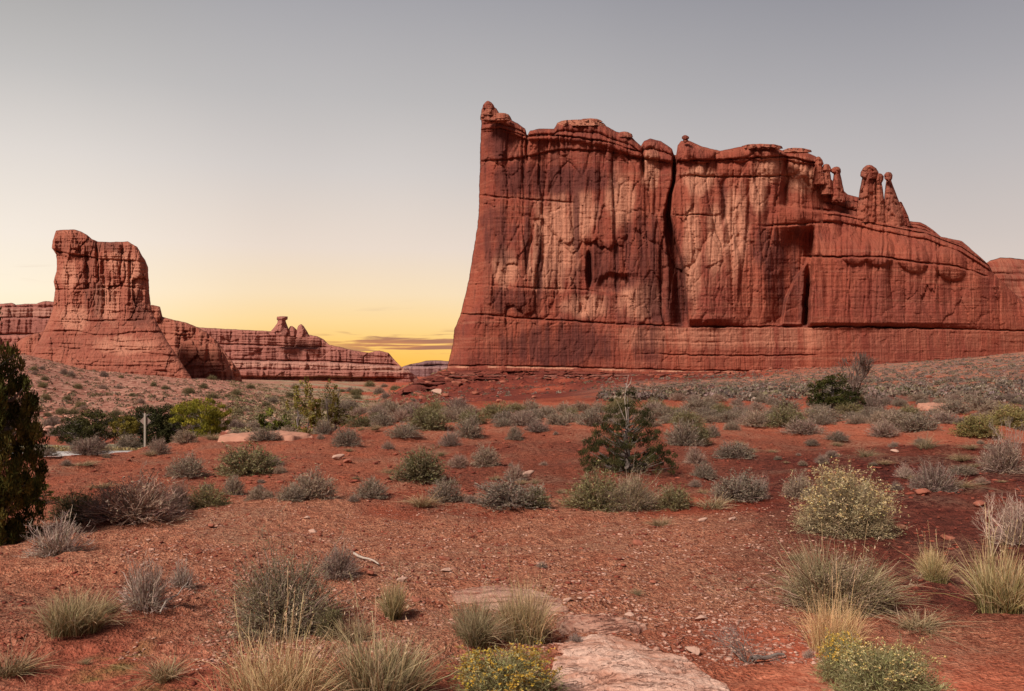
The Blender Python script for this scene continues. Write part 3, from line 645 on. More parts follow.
def sheep_depth(PX, PY):
    wx = PX + 2 * perlin(PX / 20, PY / 40, 1.7)
    D = (380 - PY) * .16 - 26 * ss(300, 378, PY)                       # skirt spreads forward at the foot
    up = 1 - ss(296, 325, PY)
    D += up * (3.6 * fbm(wx / 11, PY / 120, 22.0, 4) + 1.5 * np.abs(perlin(wx / 5, PY / 80, 25.0)))
    D += (.35 + .65 * up) * (blocks(PX, PY, 17, 40, 23.0, 2.2, .5, 1.0) + blocks(PX, PY, 7, 16, 24.0, 1.0, .5, .5)) + blocks(PX, PY, 40, 5, 25.5, .9, .5, .4) * (1 - up * .6)
    D += .8 * fbm(PX / 60, PY / 2.2, 26.0, 3) + .5 * fbm(PX / 4, PY / 3, 27.0, 3)
    L = lambda *a, **k: ledge(PX, PY, *a, **k)
    D += L([(50, 250), (80, 256), (100, 259), (148, 262)], -1.6, .8, 2.0, 1.0)
    D += L([(50, 290), (90, 289), (120, 286), (150, 290)], 1.4, .8, 1.6, 1.0)
    D += L([(40, 318), (90, 321), (150, 320)], 2.2, 1, 1.6, 1.0)
    D += L([(30, 345), (90, 350), (170, 350)], 1.6, 1, 1.4, 1.0)
    D += L([(20, 358), (70, 364), (130, 369), (192, 374)], 2, .8, 1.2, .8)
    for x, y0, y1, d, w in ((88, 250, 292, 4, 3), (97, 240, 262, 3, 1.5), (104, 262, 320, 3, 2.5), (121, 248, 280, 3, 1.3), (130, 255, 300, 2.5, 1.5), (72, 262, 285, 2, 3)):
        c = x + 1.6 * perlin(PY / 11, x * .7)
        D += d * np.exp(-((PX - c) / w) ** 2) * ss(y0 - 5, y0 + 5, PY) * (1 - ss(y1 - 6, y1 + 6, PY))
    return D
def sheep_paint(PX, PY):
    b = lambda *a: blob(PX, PY, *a)
    pale = np.full_like(PX, .22); dark = np.full_like(PX, -.04)
    for a in ((108, 303, 14, 22), (120, 262, 16, 14), (135, 275, 10, 20), (70, 275, 10, 14), (75, 318, 16, 14), (125, 345, 30, 10)): pale = np.maximum(pale, .9 * b(*a))
    for a in ((86, 268, 10, 24), (95, 300, 10, 24), (68, 246, 14, 9), (140, 315, 10, 12), (100, 245, 20, 6)): dark = np.maximum(dark, .75 * b(*a))
    return pale, dark - .12 * ss(325, 340, PY)
sheep = monolith('sandstone_monolith',
    [(14, 392), (24, 364), (33, 352), (41.4, 335.5), (48, 322), (52.7, 309), (55.2, 290), (53.5, 281), (56.5, 271.5), (56.5, 254.6), (51.8, 248), (52.7, 241.4), (54.6, 235), (56, 230.6)],
    [(205, 392), (193, 380), (181, 362), (166, 339.3), (152, 313), (149.5, 294), (148, 267.8), (145, 260), (137.4, 247)],
    [(56, 230.6), (62, 229.6), (75, 229.6), (81, 231.5), (86.6, 234.5), (92, 239), (98, 241.6), (112, 242), (128, 241.4), (137.4, 247)],
    [(14, 392), (205, 392)], 600, 300, 300, 45, sheep_depth, sheep_paint, M['sheep'], 5, 9, 9, .5, 5)
tag(sheep, 'lone sandstone monolith with an overhanging head standing on a wide skirt at left', 'rock tower')

def ridge_depth(sd, back=.3):
    def f(PX, PY):
        return (380 - PY) * back + 5 * fbm(PX / 14, PY / 60, sd, 4) + 2.5 * np.abs(perlin(PX / 6, PY / 40, sd + 3)) + 1.2 * fbm(PX / 30, PY / 2.0, sd + 1, 3) + blocks(PX, PY, 13, 26, sd + 2, 2.2, .5, 1.0) + blocks(PX, PY, 30, 4, sd + 3, .8, .5, .4)
    return f
o = monolith('sandstone_ridge', [(120, 392), (130, 350), (140, 306)], [(244, 392), (243, 384), (240, 372)],
    [(140, 306), (152, 305), (160, 306.5), (162.5, 316.5), (170, 319), (177, 320.5), (188, 323), (196, 326.5), (206, 332), (216, 340), (228, 356), (240, 372)], [(120, 392), (244, 392)], 760, 170, 130, 60, ridge_depth(40.0), zero_paint(.35, -.02), M['sheep'], 6, 8, 12, .5, 6)
tag(o, 'rounded sandstone ridge trailing right behind the lone monolith', 'rock ridge')
o = monolith('sandstone_outcrop', [(172, 392), (174, 372), (177, 352), (180, 345)], [(240, 392), (235, 379), (230, 366), (226, 356)],
    [(180, 345), (184, 341), (192, 339), (199, 341), (202, 345), (207, 342.5), (213, 343.5), (220, 348), (226, 356)], [(172, 392), (240, 392)], 690, 130, 110, 40, ridge_depth(45.0, .2), zero_paint(.3, .02), M['sheep'], 6, 8, 10, .5, 7)
tag(o, 'low rounded outcrop with vertical cracks at the right foot of the monolith', 'rock outcrop')
o = monolith('sandstone_outcrop', [(-30, 380), (-20, 362), (-10, 352)], [(62, 380), (58, 350), (52, 332)],
    [(-10, 352), (5, 350), (14, 345), (22, 338), (34, 333.5), (44, 331), (52, 332)], [(-30, 380), (62, 380)], 640, 110, 70, 30, ridge_depth(48.0, .6), zero_paint(.25, 0), M['sheep'], 6, 8, 8, .4, 8)
tag(o, 'low red rock shoulder at the left foot of the monolith', 'rock outcrop')

def mesa_depth(sd, lines, sc_=1.0):
    def f(PX, PY):
        D = 6 * fbm(PX / 16, PY / 90, sd, 4) * sc_ + 3 * np.abs(perlin(PX / 5, PY / 30, sd + 3)) * sc_ + 1.4 * fbm(PX / 30, PY / 1.6, sd + 1, 3) + blocks(PX, PY, 11, 16, sd + 2, 2.0, .5, .8)
        for pts, back, crack, w in lines: D = D + ledge(PX, PY, pts, back, .8, crack, w, .8)
        return D
    return f
def mesa_paint(lines, p=.15):
    def f(PX, PY):
        pale = np.full_like(PX, p); dark = np.zeros_like(PX)
        for pts, up, dn in lines:
            yl = curve(pts, 0, PX) + perlin(PX / 9, .4)
            pale = np.maximum(pale, ss(-.8, .3, PY - yl) * (1 - ss(dn - 1, dn + 1, PY - yl)))
            dark = np.maximum(dark, .16 * ss(-up - 2, -up + 2, PY - yl) * (1 - ss(-1, .2, PY - yl)))
        dark = dark - .3 * np.clip(pale, 0, 1)
        return pale, dark
    return f
ml = [([(120, 360), (230, 360.5), (330, 362), (400, 366)], 30, 7, 1.2), ([(120, 345), (240, 345), (330, 348)], 10, 4, 1.2), ([(120, 376), (400, 378)], -8, 4, 1.0), ([(120, 369), (420, 371)], 14, 3, 1)]
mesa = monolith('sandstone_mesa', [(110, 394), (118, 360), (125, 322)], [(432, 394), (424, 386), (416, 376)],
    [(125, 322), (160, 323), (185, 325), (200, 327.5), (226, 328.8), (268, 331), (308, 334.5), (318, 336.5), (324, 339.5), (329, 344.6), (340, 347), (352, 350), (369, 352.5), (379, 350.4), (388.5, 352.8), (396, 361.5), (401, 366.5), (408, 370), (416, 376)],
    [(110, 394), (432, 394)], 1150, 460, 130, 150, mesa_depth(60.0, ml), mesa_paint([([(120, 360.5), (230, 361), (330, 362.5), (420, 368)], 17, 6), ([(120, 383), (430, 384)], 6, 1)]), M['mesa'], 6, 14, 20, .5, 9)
tag(mesa, 'long banded mesa on the horizon topped by a broken pinnacle', 'mesa')
lump('pinnacle', [(335, 267, 292), (331, 271, 289.5), (327, 274.5, 288), (323, 277.2, 286.2), (320.4, 277.8, 285.6), (319.4, 276.6, 287.6), (316.6, 276.8, 287.6)], 1165, M['mesa'], mesa, 20, .2, .2, 40)
lump('pinnacle', [(336, 286, 300), (331, 288, 298), (328, 289, 295), (326.4, 290, 293)], 1170, M['mesa'], mesa, 14, .2, .2)
lump('pinnacle', [(337, 294, 310), (332, 296.4, 307.6), (328.6, 297.2, 305.4), (326, 298, 303.6), (324.6, 299.6, 302)], 1168, M['mesa'], mesa, 14, .2, .2)
ml = [([(-120, 335), (70, 335)], 25, 10, 1.2), ([(-120, 318), (70, 318)], 20, 8, 1), ([(-120, 308), (70, 307)], 8, 4, 1)]
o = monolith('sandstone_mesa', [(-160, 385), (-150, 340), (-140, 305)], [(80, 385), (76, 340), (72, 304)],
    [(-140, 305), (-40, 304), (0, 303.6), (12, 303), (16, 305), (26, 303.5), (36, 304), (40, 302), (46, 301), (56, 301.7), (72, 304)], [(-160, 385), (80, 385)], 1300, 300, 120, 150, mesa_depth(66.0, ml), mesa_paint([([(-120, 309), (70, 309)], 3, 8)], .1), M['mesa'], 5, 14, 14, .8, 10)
tag(o, 'flat topped mesa behind the left side of the lone monolith', 'mesa')
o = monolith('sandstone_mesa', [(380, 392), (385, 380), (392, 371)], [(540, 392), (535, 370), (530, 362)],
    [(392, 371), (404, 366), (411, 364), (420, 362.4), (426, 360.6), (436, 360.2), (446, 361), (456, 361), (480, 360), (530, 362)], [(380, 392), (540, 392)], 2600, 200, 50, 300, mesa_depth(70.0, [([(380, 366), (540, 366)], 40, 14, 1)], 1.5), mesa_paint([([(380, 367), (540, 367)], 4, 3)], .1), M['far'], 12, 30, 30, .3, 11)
tag(o, 'farthest purple mesa on the skyline just left of the great butte', 'mesa')
# ------------------------------------------------------------------ plants: geometry builders (unit size: width 1, height 1)
def unit(v): return v / np.maximum(np.linalg.norm(v, axis=-1, keepdims=True), 1e-9)
def strips(P, W, col):
    """tapered ribbons. P (n,k,3) centre lines, W (n,k) half widths, col (n,k,3)"""
    n, k, _ = P.shape
    tan = unit(P[:, -1] - P[:, 0]); sd = unit(np.cross(tan, rng.normal(size=(n, 3))))
    V = np.stack([P - sd[:, None] * W[..., None], P + sd[:, None] * W[..., None]], 2).reshape(-1, 3)
    b = (np.arange(n) * 2 * k)[:, None] + 2 * np.arange(k - 1)[None]
    f = np.stack([b, b + 1, b + 3, b + 2], -1).reshape(-1, 4)
    return V, f, np.repeat(col.reshape(-1, 3), 2, 0)
def flecks(P, size, aspect, dirs, col):
    """small leaf faces (diamond quads)"""
    n = len(P); d = unit(dirs + .55 * rng.normal(size=(n, 3))); s = unit(np.cross(d, rng.normal(size=(n, 3))))
    L = (size * rng.uniform(.6, 1.4, n))[:, None]; Wd = L * aspect
    V = np.stack([P - d * L * .5, P + s * Wd * .5, P + d * L * .5, P - s * Wd * .5], 1).reshape(-1, 3)
    return V, np.arange(4 * n).reshape(n, 4), np.repeat(col, 4, 0)
def join(*parts):
    V, fs, cs, o = [], [], [], 0
    for v, f, c in parts: V.append(v); fs.append(f + o); cs.append(c); o += len(v)
    return np.vstack(V), fs, np.vstack(cs)
def pal(n, cols, jit=.12):
    c = np.array(cols)[rng.integers(0, len(cols), n)]
    return np.clip(c * (1 + jit * rng.normal(size=(n, 1))) * (1 + .05 * rng.normal(size=(n, 3))), .005, .95)
def dome_dirs(n, lo=-.05):
    a = rng.uniform(0, 2 * np.pi, n); z = rng.uniform(lo, 1, n); r = np.sqrt(np.clip(1 - z * z, 0, 1))
    return np.stack([r * np.cos(a), r * np.sin(a), z], -1)
def shrub_geo(seed, twigs=420, leaves=3600, twig_c=((.20, .165, .135),), leaf_c=((.20, .18, .13),), leaf=.045, asp=.35, up=.5, lumpy=.30, wisp=.10, tw=.006, shell=.45):
    """a many-stemmed desert shrub: stems fan from the foot to a lumpy dome and carry small leaves on their outer half"""
    d = dome_dirs(twigs); zz = seed * 3.7
    lob = 1 + lumpy * perlin(d[:, 0] * 1.9 + zz, d[:, 1] * 1.9, d[:, 2] * 1.9) + lumpy * .5 * perlin(d[:, 0] * 4.5 + zz, d[:, 1] * 4.5, d[:, 2] * 4.5)
    rad = lob * (rng.uniform(.62, 1.0, twigs) + (rng.random(twigs) < .10) * rng.uniform(0, wisp * 2.4, twigs))
    E = d * rad[:, None] * np.array([.5, .5, .93]); E[:, 2] = np.maximum(E[:, 2], .01)
    root = rng.normal(size=(twigs, 3)) * [.055, .055, 0]; root[:, :2] += E[:, :2] * .18
    mid = root * .4 + E * .5; mid[:, 2] += up * .10 * (1 - d[:, 2]) ; mid += rng.normal(size=mid.shape) * .02
    mid2 = root * .12 + E * .80 + rng.normal(size=mid.shape) * .022
    P = np.stack([root, mid, mid2, E], 1)
    tc = pal(twigs, twig_c); W = tw * rng.uniform(.6, 1.2, twigs)[:, None] * np.array([1.5, 1.1, .8, .3])
    out = [strips(P, W, np.repeat(tc[:, None], 4, 1))]
    # side shoots
    m = twigs * 3; i = rng.integers(0, twigs, m); u = rng.uniform(.45, .98, m)[:, None]
    b = P[i, 1] * (1 - u) + E[i] * u; dr = unit(unit(E[i]) + .75 * rng.normal(size=(m, 3)) + [0, 0, .35])
    ln = rng.uniform(.06, .17, m)[:, None]
    sp = np.stack([b, b + dr * ln * .55 + rng.normal(size=b.shape) * .008, b + dr * ln + [0, 0, .01]], 1)
    out.append(strips(sp, tw * .55 * np.array([1, .75, .3])[None].repeat(m, 0), np.repeat(pal(m, twig_c)[:, None], 3, 1)))
    if leaves:
        i = rng.integers(0, m, leaves); u = rng.uniform(.15, 1.05, leaves)[:, None]
        p = sp[i, 0] * (1 - u) + sp[i, 2] * u + rng.normal(size=(leaves, 3)) * .012
        p[:, 2] = np.maximum(p[:, 2], .01)
        out.append(flecks(p, leaf, asp, dr[i], pal(leaves, leaf_c)))
    return join(*out)
def grass_geo(seed, n=420, cols=((.55, .42, .24), (.45, .33, .18)), base=(.17, .16, .06), spread=.5, droop=.35, w=.006, foot=.16, stalks=0, mess=.5):
    """a tussock: blades of very different length, some arching over, some broken or stray, from several tight tillers"""
    nt_ = 9; ta = rng.uniform(0, 2 * np.pi, nt_); tp = np.stack([np.cos(ta), np.sin(ta), 0 * ta], -1) * (foot * np.sqrt(rng.random(nt_)))[:, None]
    th_ = rng.uniform(.55, 1.0, nt_); k_ = rng.integers(0, nt_, n)
    rt = tp[k_] + rng.normal(size=(n, 3)) * [foot * .25, foot * .25, 0]
    a2 = np.arctan2(rt[:, 1], rt[:, 0]) + 1.0 * rng.normal(size=n)
    lean = np.abs(rng.normal(size=n)) * spread * .62; h = th_[k_] * rng.uniform(.25, 1.05, n) ** .55
    o = np.stack([np.cos(a2), np.sin(a2), 0 * a2], -1); side = np.stack([-np.sin(a2), np.cos(a2), 0 * a2], -1)
    bend = mess * rng.normal(size=n) * .22; dr = np.clip(droop * lean * rng.uniform(.2, 2.2, n), 0, .75)
    ts = np.array([0, .3, .6, .82, 1.0]); P = np.zeros((n, 5, 3))
    for k, t in enumerate(ts):
        P[:, k] = rt + o * (lean * t ** 1.4)[:, None] + side * (bend * t * t)[:, None] + np.array([0, 0, 1]) * (h * (t - dr * t ** 2.6))[:, None] + rng.normal(size=(n, 3)) * .014 * t
    br = rng.random(n) < .07
    P[br, 3] = P[br, 2] + (o[br] * .7 + rng.normal(size=(br.sum(), 3)) * .4) * .14; P[br, 4] = P[br, 3] + (o[br] - [0, 0, .9]) * .10
    P[..., 2] = np.maximum(P[..., 2], .004)
    tip = pal(n, cols); bs = np.array(base) * (1 + .25 * rng.normal(size=(n, 1)))
    gm = np.clip(np.array([1, .75, .35, .1, 0])[None] * rng.uniform(.2, 1.4, (n, 1)), 0, 1)[..., None]
    col = np.clip(bs[:, None] * gm + tip[:, None] * (1 - gm), .01, .95)
    out = [strips(P, w * rng.uniform(.5, 1.25, n)[:, None] * np.array([1, .95, .75, .5, .12]), col)]
    if stalks:
        i = rng.integers(0, n, stalks); p0 = rt[i] * .7; top = p0 + o[i] * (spread * .7 * rng.random(stalks))[:, None] + rng.normal(size=(stalks, 3)) * .05 + np.array([0, 0, 1]) * rng.uniform(.7, 1.25, stalks)[:, None]
        S = np.stack([p0, p0 * .5 + top * .5 + rng.normal(size=p0.shape) * .03, top], 1)
        out.append(strips(S, np.full((stalks, 3), w * .55), np.repeat(pal(stalks, cols)[:, None], 3, 1)))
        k = stalks * 7; j = rng.integers(0, stalks, k); u = rng.uniform(.8, 1.04, k)[:, None]
        out.append(flecks(S[j, 0] * (1 - u) + S[j, 2] * u + rng.normal(size=(k, 3)) * .006, .032, .25, np.tile([0, 0, 1.], (k, 1)), pal(k, [(.62, .50, .33)])))
    return join(*out)
def branch_geo(seed, depth=5, start=((0, 0, 0), (0, 0, 1)), ln=.34, rad=.022, spread=.55, up=.15, col=((.20, .16, .13),), n0=1, shrink=.74):
    """bare forking branches as square tubes"""
    segs = []
    def go(p, d, l, r, k):
        if k == 0 or r < .0012: return
        q = p + d * l * rng.uniform(.8, 1.2); segs.append((p, q, r, r * .7))
        for _ in range(2 if rng.random() < .75 else 3):
            nd = unit(d + spread * rng.normal(size=3) + np.array([0, 0, up])); go(q, nd, l * shrink, r * .68, k - 1)
    for _ in range(n0):
        d0 = unit(np.array(start[1], float) + (.55 * rng.normal(size=3) * [1, 1, .3] if n0 > 1 else 0)); go(np.array(start[0], float), d0, ln * rng.uniform(.8, 1.2), rad, depth)
    V, Fc = [], []
    for p, q, r0, r1 in segs:
        d = unit(q - p); s = unit(np.cross(d, [.3, .7, .2])); t = np.cross(d, s); b = len(V)
        for c, r in ((p, r0), (q, r1)): V += [c + s * r, c + t * r, c - s * r, c - t * r]
        Fc += [[b + i, b + (i + 1) % 4, b + 4 + (i + 1) % 4, b + 4 + i] for i in range(4)]
    V = np.array(V); return V, [np.array(Fc)], pal(len(V), col, .15)
def tube(pts, radii, n=7):
    pts = np.array(pts, float); V = []
    for i, p in enumerate(pts):
        d = unit(pts[min(i + 1, len(pts) - 1)] - pts[max(i - 1, 0)]); s = unit(np.cross(d, [.31, .73, .2])); t = np.cross(d, s)
        for k in range(n):
            a = 2 * math.pi * k / n; V.append(p + (s * math.cos(a) + t * math.sin(a)) * radii[i])
    fs = [[i * n + k, i * n + (k + 1) % n, (i + 1) * n + (k + 1) % n, (i + 1) * n + k] for i in range(len(pts) - 1) for k in range(n)]
    return np.array(V), np.array(fs)
rng = np.random.default_rng(11)

GREY_T, GREY_L = ((.30, .245, .20), (.20, .155, .125), (.42, .35, .285)), ((.30, .255, .19), (.22, .185, .14), (.40, .34, .255), (.25, .19, .15))
KINDS = {}
def kind(name, n, fn, mat='leaf'):
    KINDS[name] = [(mesh(name, *g[:2], False, None, g[2]), mat) for g in (fn(i) for i in range(n))]
    for me, mt in KINDS[name]: me.materials.append(M[mt])
kind('grey_shrub', 5, lambda i: shrub_geo(i + 1, 420, 3400, GREY_T, GREY_L))
kind('brown_shrub', 3, lambda i: shrub_geo(i + 11, 520, 1500, ((.30, .225, .19), (.20, .14, .12), (.42, .33, .28)), ((.31, .25, .20), (.39, .31, .245)), leaf=.035))
kind('green_shrub', 4, lambda i: shrub_geo(i + 21, 420, 3900, ((.22, .19, .11), (.17, .14, .085)), ((.22, .215, .10), (.16, .16, .07), (.30, .28, .15), (.30, .255, .17)), up=.9))
kind('bare_shrub', 3, lambda i: shrub_geo(i + 31, 380, 260, ((.40, .32, .275), (.27, .205, .18), (.54, .45, .39)), ((.36, .28, .225),), leaf=.03, wisp=.16, tw=.0062, lumpy=.4))
kind('olive_shrub', 2, lambda i: shrub_geo(i + 41, 420, 4200, ((.22, .19, .08),), ((.31, .275, .105), (.24, .22, .08), (.38, .33, .14), (.30, .24, .14)), up=.9))
kind('near_shrub', 2, lambda i: shrub_geo(i + 51, 1000, 8200, ((.30, .245, .18), (.20, .155, .115), (.46, .38, .29)), ((.26, .245, .14), (.19, .18, .095), (.36, .31, .20), (.24, .195, .14)), leaf=.030, asp=.26, tw=.0036, lumpy=.5, wisp=.30))
kind('rabbit_shrub', 1, lambda i: shrub_geo(i + 61, 1500, 22000, ((.32, .28, .19), (.22, .18, .12)), ((.46, .40, .24), (.36, .31, .18), (.56, .48, .30), (.28, .23, .14)), leaf=.025, asp=.24, tw=.0030, up=1.0, lumpy=.30, wisp=.16))
kind('yellow_shrub', 1, lambda i: shrub_geo(i + 71, 900, 7000, ((.32, .30, .17), (.24, .22, .11)), ((.32, .32, .15), (.26, .27, .12), (.38, .36, .20)), leaf=.045, asp=.18, tw=.0036, up=1.1, lumpy=.2, wisp=.10))
kind('dry_tuft', 3, lambda i: grass_geo(i, 300, ((.46, .36, .23), (.36, .28, .17), (.54, .43, .28), (.26, .20, .14)), (.15, .12, .06), .8, .4, .0065, .24, 6, .9))
kind('bunch_grass', 3, lambda i: grass_geo(i + 5, 900, ((.60, .47, .27), (.50, .38, .20), (.66, .53, .33), (.38, .34, .17)), (.15, .145, .05), .46, .3, .0050, .17, 14, .5))
kind('grass_clump', 3, lambda i: grass_geo(i + 9, 1500, ((.62, .50, .32), (.48, .38, .23), (.36, .32, .18), (.26, .21, .14)), (.12, .115, .05), .48, .5, .0034, .26, 10, .7))
kind('straw_grass', 2, lambda i: grass_geo(i + 15, 950, ((.80, .62, .36), (.66, .50, .28), (.52, .39, .22)), (.40, .30, .15), .50, .35, .0038, .42, 30, .7))
kind('bare_twigs', 2, lambda i: branch_geo(i, 6, ln=.30, rad=.011, spread=.55, n0=9, up=.05, col=((.33, .28, .25), (.25, .20, .18))))
kind('spray', 2, lambda i: branch_geo(i + 3, 6, ln=.36, rad=.014, spread=.4, n0=4, up=.1, col=((.62, .52, .44), (.5, .42, .36))))

def flower_geo(src, n, size, cols, zmin):
    """flower heads set on the outer tips of a shrub mesh"""
    V = np.empty(len(src.vertices) * 3, np.float32); src.vertices.foreach_get('co', V); V = V.reshape(-1, 3)
    rr_ = np.hypot(np.hypot(V[:, 0] / .5, V[:, 1] / .5), V[:, 2] / .93)
    c = V[(rr_ > .86) & (V[:, 2] > zmin)]; c = c[rng.integers(0, len(c), n)]
    P = np.repeat(c, 5, 0) + rng.normal(size=(n * 5, 3)) * size * .5
    return flecks(P, size, .75, np.tile([0, 0, 1.], (n * 5, 1)), np.repeat(pal(n, cols), 5, 0))
fl1 = flower_geo(KINDS['rabbit_shrub'][0][0], 900, .013, [(.80, .64, .30), (.85, .74, .46), (.74, .56, .25)], .3)
fl2 = flower_geo(KINDS['yellow_shrub'][0][0], 430, .024, [(.60, .41, .07), (.52, .35, .06), (.64, .48, .14)], .45)
fl3 = flower_geo(KINDS['yellow_shrub'][0][0], 240, .018, [(.58, .48, .20), (.52, .44, .20), (.62, .52, .28)], .55)
FLOWER = {k: mesh('flower_heads', f[0], [f[1]], False, None, f[2]) for k, f in (('pale', fl1), ('yellow', fl2), ('cream', fl3))}
for me in FLOWER.values(): me.materials.append(M['leaf'])

rnd = random.Random(5)
OBJ = {'grey': ('grey_shrub', 'grey_shrub'), 'brown': ('brown_shrub', 'brown_shrub'), 'green': ('green_shrub', 'green_shrub'), 'bare': ('bare_shrub', 'bare_shrub'), 'olive': ('olive_shrub', 'olive_shrub'),
       'near': ('near_shrub', 'leafy_shrub'), 'rabbit': ('rabbit_shrub', 'flowering_shrub'), 'yellow': ('yellow_shrub', 'flowering_shrub'), 'tuft': ('dry_tuft', 'dry_tuft'),
       'grass': ('bunch_grass', 'bunch_grass'), 'clump': ('grass_clump', 'grass_clump'), 'straw': ('straw_grass', 'straw_grass'), 'twigs': ('bare_twigs', 'bare_twigs'), 'spray': ('spray', 'dead_twig')}
def stand(name, me, px, py, w, h, sink=.02, rot=None, off=.3):
    """stand a plant on the ground where its foot appears, w x h in photograph pixels"""
    x, y, z = pick(px, py); mpp = y / F; wm, hm = w * mpp, h * mpp
    y += off * wm; x *= (y / (y - off * wm)); z = float(height(x, y))
    o = bpy.data.objects.new(name, me); C.objects.link(o)
    k = 1 + off * wm / max(y, 1)
    o.location = (x, y, z - sink * hm); o.scale = (wm * k, wm * k, hm * k)
    o.rotation_euler = (R(rnd.uniform(-3, 3)), R(rnd.uniform(-3, 3)), rnd.uniform(0, 6.28) if rot is None else rot)
    return o
CAT = {'tuft': 'grass', 'grass': 'grass', 'clump': 'grass', 'straw': 'grass', 'twigs': 'dead shrub', 'spray': 'dead twig'}
def plant(k, px, py, w, h, label, group=None, flowers=None):
    key, name = OBJ[k]; me = rnd.choice(KINDS[key])[0]
    o = stand(name, me, px, py, w * 1.06, h * 1.05)
    tag(o, label, CAT.get(k, 'shrub'), group)
    if flowers:
        f = bpy.data.objects.new('flower_heads', FLOWER[flowers]); C.objects.link(f); f.parent = o
    return o
# ------------------------------------------------------------------ trees and tree-like shrubs
def leafy_tree(name, label, cat, px, py, w, h, seed, clumps, leaf_c, per=150, trunk_c='bark', shape='round', leaf=.05, asp=.4, off=.2, gap=1.0, mat='needle', clump_r=.10, zlo=.08, dead=None, stems=1, up=.5, pt=None, group=None):
    """tapered trunk and limbs, each limb ending in clumps of small leaf faces; the crown is a mesh of its own"""
    global rng
    rng = np.random.default_rng(seed)
    if pt is None: x, y, z = pick(px, py)
    else: x, y = (px - CX) / F * pt, pt; z = float(height(x, y))
    mpp = y / F; wm, hm = w * mpp, h * mpp
    if pt is not None: hm = z * 0 + (EYE + (HY - (py - h)) / F * y) - z       # the top reaches the traced row
    x, y = x * (1 + off * wm / y), y + off * wm; z = float(height(x, y))
    root = bpy.data.objects.new(name, None); C.objects.link(root); root.location = (x, y, z - .02); root.empty_display_size = .2
    tag(root, label, cat, group)
    cs = []
    while len(cs) < clumps:
        p = np.array([rng.uniform(-1, 1), rng.uniform(-1, 1), rng.uniform(zlo, 1)])
        r = math.hypot(p[0], p[1])
        lim = {'round': math.sqrt(max(0, 1 - ((p[2] - .42) / .60) ** 2)), 'cone': (1 - p[2]) ** .75 * 1.08 + .05, 'column': (1 - p[2] ** 2.2) ** .6 * (.70 + .30 * float(ss(0, .4, p[2]))),
               'fan': min(1, .35 + .9 * p[2]) * math.sqrt(max(0, 1 - max(0, p[2] - .6) ** 2 / .17))}[shape]
        lim *= 1 + .42 * float(perlin(p[0] * 1.9 + seed, p[1] * 1.9, p[2] * 3.4))
        if r < lim and (r > lim * .35 or rng.random() < .35): cs.append(p)
    cs = np.array(cs) * [wm / 2, wm / 2, hm]
    V, Fc, o = [], [], 0
    def addt(pts, rad):
        nonlocal o
        v, f = tube(pts, rad, 6); V.append(v); Fc.append(f + o); o += len(v)
    tr = .035 * hm if stems == 1 else .016 * hm
    tops = []
    for sidx in range(stems):
        a = 2 * math.pi * sidx / stems + .5; sp = (0 if stems == 1 else .28) * wm
        tp = np.array([math.cos(a) * sp, math.sin(a) * sp, hm * rng.uniform(.72, .92)])
        b0 = np.array([math.cos(a) * sp * .12, math.sin(a) * sp * .12, -.05])
        ps = [b0 + (tp - b0) * u + np.append(rng.normal(size=2) * .02 * hm * (u > 0), 0) for u in (0, .25, .5, .75, 1)]
        addt(ps, [tr * 1.25, tr, tr * .75, tr * .45, tr * .12]); tops.append(np.array(ps))
    for c in cs[:min(len(cs), 90)]:
        ps = tops[rng.integers(0, stems)]; hh = max(.02 * hm, c[2] - .45 * math.hypot(c[0], c[1]))
        b = np.array([np.interp(hh, ps[:, 2], ps[:, i]) for i in range(3)])
        addt([b, b * .5 + c * .5 + [0, 0, -.03 * hm], c], [tr * .32, tr * .2, tr * .06])
    link('trunk', mesh('trunk', np.vstack(V), [np.concatenate(Fc)]), M[trunk_c], root)
    n = per * clumps; i = np.repeat(np.arange(clumps), per)
    cr = clump_r * np.array([wm, wm, hm * .8]) * rng.uniform(.6, 1.3, clumps)[i][:, None]
    dd = rng.normal(size=(n, 3)); dd = unit(dd) * rng.uniform(.2, 1, n)[:, None] ** .6
    P = cs[i] + dd * cr; P[:, 2] = np.maximum(P[:, 2], .01)
    cc = np.array(leaf_c)[rng.integers(0, len(leaf_c), clumps)] * rng.uniform(.72, 1.3, (clumps, 1))
    col = np.clip(cc[i] * (1 + .2 * rng.normal(size=(n, 1))), .004, .9)
    f = flecks(P, leaf * hm, asp, dd + [0, 0, up], col)
    me = mesh('crown', f[0], [f[1]], False, None, f[2]); me.materials.append(M[mat]); link('crown', me, None, root)
    if dead:
        V, Fc, o = [], [], 0
        for pts, r0 in dead: addt([np.array(p) * [wm / 2, wm / 2, hm] for p in pts], np.linspace(r0, r0 * .25, len(pts)) * hm)
        link('dead_branch', mesh('dead_branch', np.vstack(V), [np.concatenate(Fc)]), M['deadwood'], root)
    return root
JUN = [(.05, .055, .02), (.06, .06, .022), (.04, .042, .016)]
leafy_tree('juniper_tree', 'dense dark juniper cut off by the left edge of the view', 'tree', -9, 548, 102, 250, 3, 420, [(.06, .066, .020), (.085, .085, .024), (.125, .115, .035), (.042, .046, .017)], 130, shape='column', leaf=.019, asp=.24, clump_r=.056, zlo=.02, off=.25, up=1.6)
